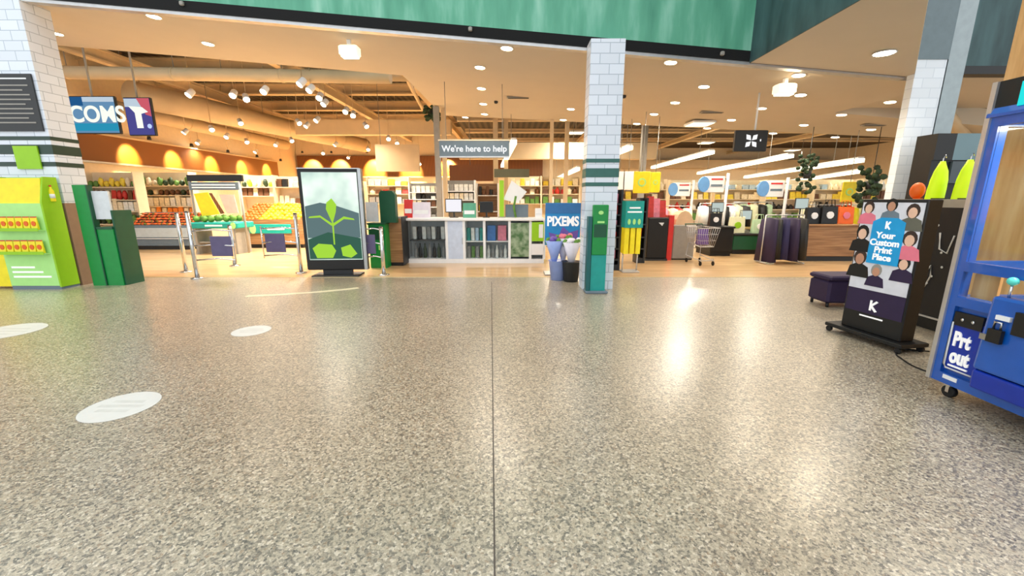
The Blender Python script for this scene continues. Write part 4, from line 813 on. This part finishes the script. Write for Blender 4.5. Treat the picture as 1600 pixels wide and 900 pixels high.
tote(o2.location.x-.15, 11.0, z2_, M_black, M_white, 'black bag with white patch on the black checkout'); tote(o3.location.x-.25, 11.4, z3_, mat('cream_cloth', (226, 226, 190), .8), M_lime, 'cream bag on the green fronted checkout', 1.3); tote(o3.location.x+.33, 11.35, z3_, mat('pale_green_cloth', (176, 206, 170), .8), M_white, 'pale green bag on the green fronted checkout', 1.1)
def lane_sign(px, py, Y, lab):
    A = P(px, py, Y); o = thing('lane_sign', lab, 'sign', (A.x, Y, A.z), 0, 'signs above the checkouts')
    RB(-.2, .36, 0, .06, -.22, .22, .01).build('board', M_white, o); MB().prism([(-.22+.15*math.cos(k*.42), .0+.21*math.sin(k*.42)) for k in range(15)], 'y', -.03, .05).build('blue_disc', mat('disc_blue', (96, 146, 196), .5, emit=.15), o)
    B(-.02,.3,-.008,0,.12,.16).build('text_row', M_red, o); B(-.02,.3,-.008,0,-.06,.0).build('text_row', M_bgrey, o); T([(.45,.03,.3),(.45,.03,-A.z)], .04, 8).build('pole', M_white, o); T([(.45,.03,.15),(.36,.03,.15)], .015, 6).build('bracket', M_grey, o); return o
lane_sign(1112, 288, 11.8, 'blue and white sign on a pole behind the black checkout'); lane_sign(1205, 295, 11.6, 'blue and white sign on a pole above the dark garments'); lane_sign(1062, 296, 14, 'small blue and white sign on a pole over grey bin')
# garment racks
M_navy = mat('navy_cloth', (40, 36, 78), .8); M_ccl = mat('cream_cloth', (226, 226, 190), .8); M_gcl = mat('pale_green_cloth', (176, 206, 170), .8)
CL = {'dark purple': M_purp, 'black': M_black, 'navy': M_navy, 'cream': M_ccl, 'white': M_white, 'pale green': M_gcl, 'red': M_red, 'yellow': M_yel, 'pink': M_pink}
def rack(px, Y, ytop, hw_, names, desc, where, drop=1.05, sz=.2):
    p = P(px, 400, Y); hz = P(px, ytop, Y).z; gr = thing('garment_rack', desc, 'rack', (p.x, Y, 0))
    for q in (-1, 1): T([(q*hw_,0,.03),(q*hw_,0,hz)], .015, 8).build('upright', M_silver, gr); T([(q*hw_,-.22,.03),(q*hw_,.22,.03)], .015, 8).build('foot', M_silver, gr)
    T([(-hw_,0,hz),(hw_,0,hz)], .014, 8).build('rail', M_silver, gr)
    n = len(names)
    for i, nm in enumerate(names):
        x_ = -hw_+.1+(2*hw_-.2)*i/(n-1); u = sz/.2; dd = drop*random.uniform(.85, 1)
        g = thing('hanging_garment', f'{nm} garment hanging on the rack {where}, {nth(i,n)}', 'garment', (p.x+x_, Y, hz-.04), random.uniform(-.3,.3), 'garments on the rack '+where)
        T([(0,0,.022),(0,.02,-.03)], .004, 5).build('hook', M_chrome, g)
        a_ = .05*u; b_ = .075*u
        MB().add([(-a_,-sz,-.06),(a_,-sz,-.06),(a_,sz,-.06),(-a_,sz,-.06),(-a_*1.2,-sz*1.15,-dd*.5),(a_*1.3,-sz*1.15,-dd*.5),(a_*1.3,sz*1.15,-dd*.5),(-a_*1.2,sz*1.15,-dd*.5),(-b_,-sz*1.25,-dd),(b_,-sz*1.25,-dd),(b_,sz*1.25,-dd),(-b_,sz*1.25,-dd),(-.02,-.05,-.02),(.02,-.05,-.02),(.02,.05,-.02),(-.02,.05,-.02)],
             [(0,1,5,4),(1,2,6,5),(2,3,7,6),(3,0,4,7),(4,5,9,8),(5,6,10,9),(6,7,11,10),(7,4,8,11),(8,9,10,11),(12,13,1,0),(13,14,2,1),(14,15,3,2),(15,12,0,3),(15,14,13,12)], True).build('cloth', CL[nm], g)
rack(1218, 9.6, 336, .44, ['dark purple','black','navy','dark purple','black'], 'steel rack holding dark purple garments between the checkouts', 'beside the brown checkout')
rack(1122, 12.4, 318, .7, ['white','black','cream','black','white','cream','black'], 'rack of black and white garments behind the black checkout', 'behind the black checkout', .7)
rack(1166, 13.0, 316, .6, ['cream','pale green','cream','black','pale green'], 'rack of cream and pale green garments behind the green checkout', 'behind the green checkout', .8)
rack(1045, 12.0, 322, .5, ['red','pink','cream','red','cream'], 'rack of red and pink garments behind the grey bin', 'behind the grey bin', .7)
rack(1290, 12.2, 320, .9, ['cream','black','white','black','cream','yellow','cream'], 'rack of cream and black garments behind the brown checkout', 'behind the brown checkout', .7)
# black hanging sign
A = P(1174, 220, 8.6); bs = thing('black_hanging_sign', 'black rectangular hanging sign with white cross-shaped mark on a rod', 'sign', (A.x, 8.6, A.z))
w_, h_ = 24/640*8.6, 15/640*8.6
RB(-w_, w_, 0, .08, -h_, h_, .01).build('box', M_black, bs); T([(.07,.04,h_),(.07,.04,ZC(A.x)-A.z)], .018, 8).build('rod', M_white, bs)
mk = glow('mark_white', (250,250,250), 1.0)
for sx, sz in ((-1,-1),(1,-1),(-1,1),(1,1)): MB().prism([(sx*.01,sz*.01),(sx*.1,sz*.03),(sx*.11,sz*.12),(sx*.03,sz*.1)], 'y', -.006, 0).build('mark_arm', mk, bs)
B(.17,.19,-.006,0,-.01,.03).build('mark_dot', mk, bs)
def foliage(px, py, Y, r, lab, tall=1):
    A = P(px, py, Y); o = thing('hanging_plant', lab, 'plant', (A.x, Y, A.z)); mb = MB()
    for k in range(46):
        a_ = random.uniform(0,6.28); t = random.uniform(-1,1); rr = r*random.uniform(.4,1); c = (rr*math.cos(a_), rr*math.sin(a_)*.7, t*r*tall); mb.ell(c, (r*.28, r*.1, r*.22), 6, 4, .15)
    mb.build('foliage', M_dleaf, o); MB().lathe([(r*.3,-.1),(r*.4,.1)], (0,0,0), 10).build('pot', M_dark, o); T([(0,0,.1),(0,0,roofz(A.x, Y)-A.z-.02)], .008, 6).build('suspension_wire', M_dark, o)
foliage(1261, 273, 11, .24, 'dark hanging plant above the brown checkout', 2); foliage(1361, 290, 10.4, .32, 'dark hanging plant beside the white right column', 1.6); foliage(676, 178, 15.4, .3, 'dark hanging plant at the pale ceiling corner', .8)
# mixed bits low between lanes
goods('crate', 'black', (P(1380,400,10.5).x, 10.5, 0), .5, .5, 'black crate on the floor behind the poster stand', 'crate behind poster')

# ================================================================== BLACK POSTER STAND
ps = thing('poster_display_stand', 'black wheeled stand with portraits and a blue custom print panel', 'display stand', (3.8, 4.17, 0), math.atan2(.57, -.10)-math.pi/2)
# local: +Y away along the face, face looks to -X
fw, ft = .31, P(1345, 310, 4.45).z-.01
RB(0, .17, -fw, fw, .1, ft, .008).build('cabinet', M_black, ps); RB(-.08, .26, -fw-.08, fw+.12, .06, .1, .006).build('base_plate', M_black, ps)
for sx, sy in ((-.05,-fw-.04),(-.05,fw+.08),(.22,-fw-.04),(.22,fw+.08)):
    c = T([(sx-.015,sy,.03),(sx+.015,sy,.03)], .03, 14).build('caster', M_rub, ps); B(sx-.004,sx+.004,sy-.012,sy+.012,.03,.062).build('caster_fork', M_chrome, c)
pf = B(-.006, 0, -fw+.02, fw-.02, .55, ft-.03).build('portrait_sheet', mat('pale_print', (214, 216, 224), .4), ps)
# blue panel as tee shape with sleeves
X_ = -.012
def pz(f): return .1+(ft-.1)*f
MB().prism([(-.16,pz(.53)),(.15,pz(.53)),(.15,pz(.84)),(.07,pz(.87)),(-.08,pz(.87)),(-.16,pz(.84))], 'x', X_, -.006).build('blue_panel', mat('panel_blue', (14, 146, 204), .4, emit=.1), pf, 'bright blue panel')
text('lettering', 'Your\nCustom\nPrint\nPlace', .088, M_txt, pf, (X_-.003, 0, pz(.66)), FACEL, .002, bold=.003)
MB().prism([(-q_[0], pz(q_[1])) for q_ in ((-.02,.79),(-.005,.79),(-.005,.805),(.02,.785),(.03,.79),(.005,.815),(.03,.84),(.015,.845),(-.005,.825),(-.005,.845),(-.02,.845))], 'x', X_-.004, X_).build('emblem', M_txt, pf)
SK = [mat('skin_print_a', (226, 186, 160), .6), mat('skin_print_b', (190, 140, 112), .6)]
def portrait(y, z, s, hair, shirt, sk):
    s *= 1.3
    ell2 = lambda cy, cz, ry, rz_, x0, x1: MB().prism([(cy+ry*math.cos(k*.524), cz+rz_*math.sin(k*.524)) for k in range(12)], 'x', x0, x1)
    b = MB().prism([(y-.075*s,z-.12*s),(y+.075*s,z-.12*s),(y+.06*s,z-.05*s),(y+.02*s,z-.03*s),(y-.02*s,z-.03*s),(y-.06*s,z-.05*s)], 'x', -.009, -.006).build('portrait_shirt', shirt, pf)
    ell2(y, z+.012*s, .042*s, .05*s, -.0085, -.006).build('portrait_hair', hair, b); ell2(y, z, .028*s, .036*s, -.010, -.0085).build('portrait_face', sk, b) if False else ell2(y, z, .028*s, .036*s, -.0105, -.006).build('portrait_face', sk, b)
BR = mat('hair_print', (52, 36, 30), .6)
for y_, f, s, h_, s_c, k in ((.22,.93,1,BR,M_pink,0),(.0,.95,1,M_black,M_bgrey,1),(-.2,.91,1.1,BR,mat('olive_print',(96,96,84),.6),0),(.24,.74,1.2,M_black,M_black,0),(-.22,.72,1.2,BR,M_pink,0),
        (.22,.55,1.25,BR,M_black,1),(-.21,.55,1.1,M_black,M_purp,0),(.03,.47,1,M_grey,M_purp,1)):
    portrait(y_, pz(f), s, h_, s_c, SK[k])
B(-.004, 0, -fw+.02, fw-.02, .3, .55).build('purple_band', M_purp, ps, 'dark purple band')
MB().prism([(-q_[0], q_[1]) for q_ in ((-.03,.34),(-.01,.34),(-.01,.37),(.03,.33),(.05,.34),(.0,.39),(.05,.44),(.03,.45),(-.01,.41),(-.01,.45),(-.03,.45))], 'x', -.01, -.004).build('emblem', M_txt, ps)
B(-.006, -.002, -.12, .12, .26, .275).build('text_row', M_txt, ps)
# purple low box behind it
p = G(1318, 480); o = thing('purple_ottoman', 'low dark purple upholstered box behind the black poster stand', 'ottoman', (5.15, 5.75, 0))
RB(-.75, .15, -.2, .2, .06, .38, .03).build('upholstery', M_purp, o); RB(-.76, .16, -.21, .21, .38, .45, .02).build('cushion', M_purp, o)
for sx in (-.7,.1):
    for sy in (-.15,.15): T([(sx,sy,0),(sx,sy,.06)], .02, 8).build('leg', M_black, o)
# chalkboard counter
ck = thing('chalk_counter', 'black service counter with white chalk drawings, behind the blue machine', 'counter', (4.85, 4.2, 0))
B(0, 1.9, 0, 1.1, .16, 1.40).build('body', mat('chalk_black', (18, 14, 18), .5), ck); B(-.01, 1.91, -.01, 1.12, 1.40, 1.49).build('top_band', mat('beige_band', (166, 156, 138), .5), ck, 'beige top band'); B(.03, 1.87, .03, 1.07, 0, .14).build('plinth', M_black, ck); B(-.012, 1.9, -.012, 1.1, .14, .16).build('bottom_trim', M_silver, ck)
ch = mat('chalk_line', (224, 222, 214), .8)
def chalk(pts, r=.009):
    T([(-.006, y, z) for y, z in pts], r, 6).build('chalk_drawing', ch, ck)
chalk([(.74,1.12),(.71,.88),(.58,.9),(.60,1.14),(.74,1.12)]); chalk([(.72,1.14),(.68,1.27),(.61,1.29),(.59,1.17)]); chalk([(.69,1.2),(.64,1.24)])
chalk([(.46,1.12),(.43,.94),(.34,.9),(.30,1.1)]); chalk([(.66,.34),(.62,.52),(.48,.74),(.46,.62),(.54,.38),(.66,.34)]); chalk([(.60,.44),(.52,.58)]); chalk([(.58,.38),(.48,.54)])
for y, z in ((.4,.9),(.5,1.2),(.36,.74),(.22,1.22),(.45,.62),(.6,.66)): MB().ell((-.006,y,z), (.004,.014,.014), 8, 6).build('chalk_dot', ch, ck)
def vest(px, Y, lab, m=M_hivis):
    p = P(px, 300, Y); o = thing('hi_vis_vest', lab, 'vest', (p.x, Y, 1.49), 0, 'vests standing on the counter')
    B(-.08,.08,-.06,.06,0,.012).build('stand_base', M_black, o); T([(0,0,.01),(0,0,.46),(.02,0,.5),(.035,0,.47)], .006, 6).build('stand_rod', M_chrome, o)
    prof = [(.105,.055,.0),(.10,.06,.12),(.088,.06,.22),(.07,.05,.32),(.022,.022,.43)]
    mb = MB(); vs = []; n = 14
    for k, (a_, b_, z_) in enumerate(prof):
        for i in range(n): t = 2*math.pi*i/n; f = 1+.07*math.sin(3*t+k); vs.append((a_*math.cos(t)*f, b_*math.sin(t)*f, z_))
    fs = [(k*n+i, k*n+(i+1)%n, (k+1)*n+(i+1)%n, (k+1)*n+i) for k in range(len(prof)-1) for i in range(n)]+[tuple(range((len(prof)-1)*n, len(prof)*n))]
    mb.add(vs, fs, True).build('fabric', m, o); return o
vest(1463, 4.97, 'hi-vis yellow vest on counter, left one'); vest(1505, 4.75, 'hi-vis yellow vest on counter, right one next to blue machine')
p = P(1443, 300, 4.5); o = thing('sun_hat', 'small orange hat at the left end of the chalk counter', 'hat', (4.97, 5.16, 1.49)); MB().ell((0,0,.1), (.07,.08,.1), 12, 8).build('crown', M_oran, o); MB().disc((0,-.06), .07, 0, .012, 16).build('brim', M_oran, o)
# dark cabinet with glass fascia behind the counter
A, Bp = P(1452, 215, 6.3), P(1560, 215, 6.3); o = thing('dark_kiosk_wall', 'black kiosk back wall with blue grey glass top behind the vests', 'kiosk', ((A.x+Bp.x)/2+.45, 6.3, 0)); w_ = 1.7
B(-w_/2, w_/2, 0, .3, 0, 2.05).build('back_board', M_black, o); B(-w_/2, -w_/2+.28, -.02, .3, 2.05, 2.42).build('end_post', M_black, o); B(-w_/2+.28, w_/2, -.02, .28, 2.05, 2.42).build('glass_fascia', mat('smoke_glass', (104, 132, 140), .1, var=.08, scale=2), o, 'blue grey glass fascia'); B(-w_/2+.28, w_/2, -.04, .0, 1.72, 2.03).build('shelf_back', mat('slate_panel', (58, 70, 76), .2), o)
for k in range(3): MB().ell((-.2+k*.3,-.03,2.2), (.012,.008,.012), 8, 6).build('glowing_dot', M_lens, o)  # three tiny emissive dots on the glass fascia
# pale slanted beam in the dark area behind, and lamp
o = duct('slanted_beam', [(7.6, 8.2, 3.5), (11.2, 10.6, 2.9)], .12, 'tan slanted beam under the dark green fascia', M_duct, False)
# ================================================================== CLAW MACHINE
KX, KY0, KY1 = 3.30, 1.55, 3.02
cm = thing('claw_machine', 'blue framed claw machine with glass windows against the timber wall', 'claw machine', (KX, KY0, 0))
L = KY1-KY0; D = .92; Ht = 2.27
B(0, D, 0, L, .12, .20).build('base_frame', M_blue, cm)
B(.03, D, .03, L-.02, .20, .72).build('lower_body', M_blue, cm)
# corner posts
for x0, y0 in ((0, 0), (0, L-.07), (D-.07, 0), (D-.07, L-.07)): B(x0, x0+.07, y0, y0+.07, .20 if x0 or y0 == 0 else .2, 2.04).build('corner_post', M_blue, cm)
B(-.0, .05, L, L+.012, .12, Ht).build('edge_trim', M_silver, cm, 'silver edge strip'); B(-.016, 0, L-.02, L+.012, .12, Ht).build('edge_trim', M_silver, cm)
for z0 in (.72, .98, 1.98):
    B(-.004, .04, .07, L-.07, z0, z0+.07).build('rail', M_blue, cm); B(D-.04, D, .07, L-.07, z0, z0+.07).build('rail', M_blue, cm); B(.07, D-.07, L-.045, L-.005, z0, z0+.07).build('rail', M_blue, cm); B(.07, D-.07, .0, .04, z0, z0+.07).build('rail', M_blue, cm)
B(.012, .018, .07, L-.07, 1.05, 1.98).build('window_pane', M_glass, cm); B(.012, .018, .07, L-.07, .79, .98).build('window_pane', M_glass, cm)
B(.07, D-.07, L-.02, L-.015, 1.05, 1.98).build('window_pane', M_glass, cm); None
B(.07, D-.07, .05, L-.05, .72, .74).build('prize_deck', mat('pale_timber', (232, 200, 150), .5), cm)
B(.08, .1, L-.24, L-.08, .79, .98).build('deck_card', M_wood, cm, 'pale timber card'); B(-.0, D, 0, L, 2.04, Ht).build('sign_box', M_black, cm)
MB().prism([(-.02,2.06),(-.02,2.04),(0,2.04),(0,2.10)], 'y', 0, L).build('sign_lip', M_blue, cm)
text('lettering', '12', .2, glow('sign_teal', (40, 214, 214), 1.0), cm, (-.008, L-.125, 2.155), FACEL, .004, align='LEFT', bold=.006)
# lower door + controls (facing -X)
MB().prism([(L-.29,.23),(L-.075,.23),(L-.075,.62),(L-.29,.62)], 'x', .01, .03).build('coin_door', M_blued, cm)
T([(0.003,L-.28,.245),(0.003,L-.10,.245),(0.003,L-.082,.27),(0.003,L-.082,.60)], .008, 8).build('door_beading', M_silver, cm)
B(0, .03, L-.27, L-.08, .58, .68).build('coin_slot_plate', M_black, cm)
for yy in (-.21, -.14): MB().ell((-.002, L+yy, .63), (.005,.012,.012), 8, 6).build('coin_slot', M_chrome, cm)
text('lettering', 'Prt', .15, M_txt, cm, (.004, L-.165, .474), FACEL, .004, bold=.006, sx=.62, label='white word on the left of the blue body'); text('lettering', 'out', .15, M_txt, cm, (.004, L-.175, .345), FACEL, .004, bold=.006, sx=.62)
B(.0, .012, L-.24, L-.11, .265, .277).build('underline', M_txt, cm); B(-.004, .008, L-.2, L-.1, .16, .19).build('rating_plate', M_white, cm)
MB().prism([(.0,.33),(-.16,.33),(-.16,.76),(-.10,.84),(0.02,.84),(.02,.33)], 'y', .15, L-.42).build('control_box', M_blue, cm) if False else None
mb = MB().hexa([(-.08,.2,.34),(.03,.2,.34),(.03,L-.33,.34),(-.08,L-.33,.34)], [(-.06,.2,.86),(.03,.2,.86),(.03,L-.33,.86),(-.06,L-.33,.86)]); mb.build('control_box', M_blue, cm, bevel=.02)
MB().hexa([(-.08,.02,.20),(.02,.02,.20),(.02,L-.34,.20),(-.08,L-.34,.20)], [(-.085,.02,.335),(.02,.02,.335),(.02,L-.34,.335),(-.085,L-.34,.335)]).build('prize_chute', M_blued, cm, bevel=.015)
B(-.085, -.06, L-.61, L-.50, .64, .79).build('coin_mechanism', M_black, cm); B(-.105, -.08, L-.47, L-.39, .56, .65).build('padlock', M_black, cm); T([(-.09,L-.45,.65),(-.09,L-.45,.70),(-.09,L-.41,.70),(-.09,L-.41,.65)], .008, 8).build('padlock_shackle', M_chrome, cm)
B(-.085, -.06, L-.48, L-.40, .715, .745).build('key_label', M_white, cm); B(-.09,-.07, L-.38, L-.34, .56, .6).build('hasp', M_steel, cm)
T([(-.03,L-.40,.86),(-.03,L-.40,.95)], .008, 8).build('joystick_rod', M_chrome, cm); MB().ell((-.03,L-.40,.97), (.03,.03,.028), 12, 8).build('joystick_knob', mat('aqua_knob', (90, 214, 200), .3), cm, 'aqua ball knob')
MB().lathe([(.05,0),(.045,.03),(.02,.04)], (-.03,L-.55,.86), 16).build('push_button', M_black, cm); B(-.09,-.08,L-.9,L-.76,.24,.28).build('price_plate', M_white, cm)
# claw inside
B(.06, .10, .1, L-.1, 2.0, 2.035).build('added_fill_strip', glow('fill_strip_glow', (255, 244, 226), 9), cm)  # glowing strip added to brighten the inside of the machine
light('fill_strip_beam', 'AREA', (.3, L/2, 2.0), 30, (1,.95,.86), cm, size=.3, sy=1.2)  # added fill that goes with the strip
T([(.45,L-.8,2.0),(.45,L-.8,1.55)], .012, 8).build('claw_cable', M_dark, cm)
clw = MB().lathe([(.02,.1),(.07,.06),(.08,0),(.03,-.03)], (.45,L-.8,1.45), 14).build('claw_head', M_black, cm)
for k in range(3): a_ = k*2.09; T([(.45+.05*math.cos(a_),L-.8+.05*math.sin(a_),1.44),(.45+.13*math.cos(a_),L-.8+.13*math.sin(a_),1.36),(.45+.09*math.cos(a_),L-.8+.09*math.sin(a_),1.25)], .01, 6).build('claw_finger', M_chrome, clw)
for sx, sy in ((.08,L-.1),(.08,.12),(D-.08,L-.1),(D-.08,.12)):
    c = T([(sx-.018,sy,.045),(sx+.018,sy,.045)], .045, 16).build('caster', M_rub, cm); B(sx-.03,sx+.03,sy-.02,sy+.03,.09,.12).build('caster_plate', M_chrome, c); B(sx+.02,sx+.026,sy-.012,sy+.012,.04,.1).build('caster_fork', M_chrome, c); B(sx-.026,sx-.02,sy-.012,sy+.012,.04,.1).build('caster_fork', M_chrome, c)
# plush prizes inside
def plush(x, y, m, lab, s=1):
    o = thing('plush_toy', lab, 'plush toy', (x, y, .74), random.uniform(-1,1), 'plush toys in the claw machine')
    MB().ell((0,0,.07*s), (.07*s,.06*s,.075*s), 14, 10).build('body', m, o); MB().ell((0,-.01,.17*s), (.055*s,.05*s,.05*s), 14, 10).build('head', m, o)
    for sx in (-1,1): MB().ell((sx*.04*s,0,.215*s), (.02*s,.012*s,.02*s), 8, 6).build('ear', m, o); MB().ell((sx*.07*s,-.02,.09*s), (.022*s,.02*s,.04*s), 8, 6).build('arm', m, o); MB().ell((sx*.035*s,-.05*s,.025*s), (.025*s,.04*s,.022*s), 8, 6).build('leg', m, o)
plush(KX+.4, KY1-.85, M_black, 'black plush toy in the claw machine'); plush(KX+.3, KY1-.62, M_dkg, 'dark green plush toy in the claw machine', .85)
# power cable
pts = [(1400,553),(1408,560),(1425,571),(1450,581),(1462,583)]; cp = [G(*q, .008) for q in pts]; cp2 = [G(*q, .008) for q in ((1400,553),(1405,545),(1430,547),(1452,549))]
def smooth(ps, n=6):
    out = []
    for i in range(len(ps)-1):
        p0, p1, p2, p3 = ps[max(i-1,0)], ps[i], ps[i+1], ps[min(i+2,len(ps)-1)]
        for k in range(n):
            t = k/n; out.append(.5*((2*p1)+(p2-p0)*t+(2*p0-5*p1+4*p2-p3)*t*t+(3*p1-p0-3*p2+p3)*t**3))
    return out+[ps[-1]]
o = T(smooth(list(reversed(cp2))+cp[1:]), .007, 8).build('power_cable', M_rub); tag(o, 'thin black power cable curling on floor beside the blue machine', 'cable')
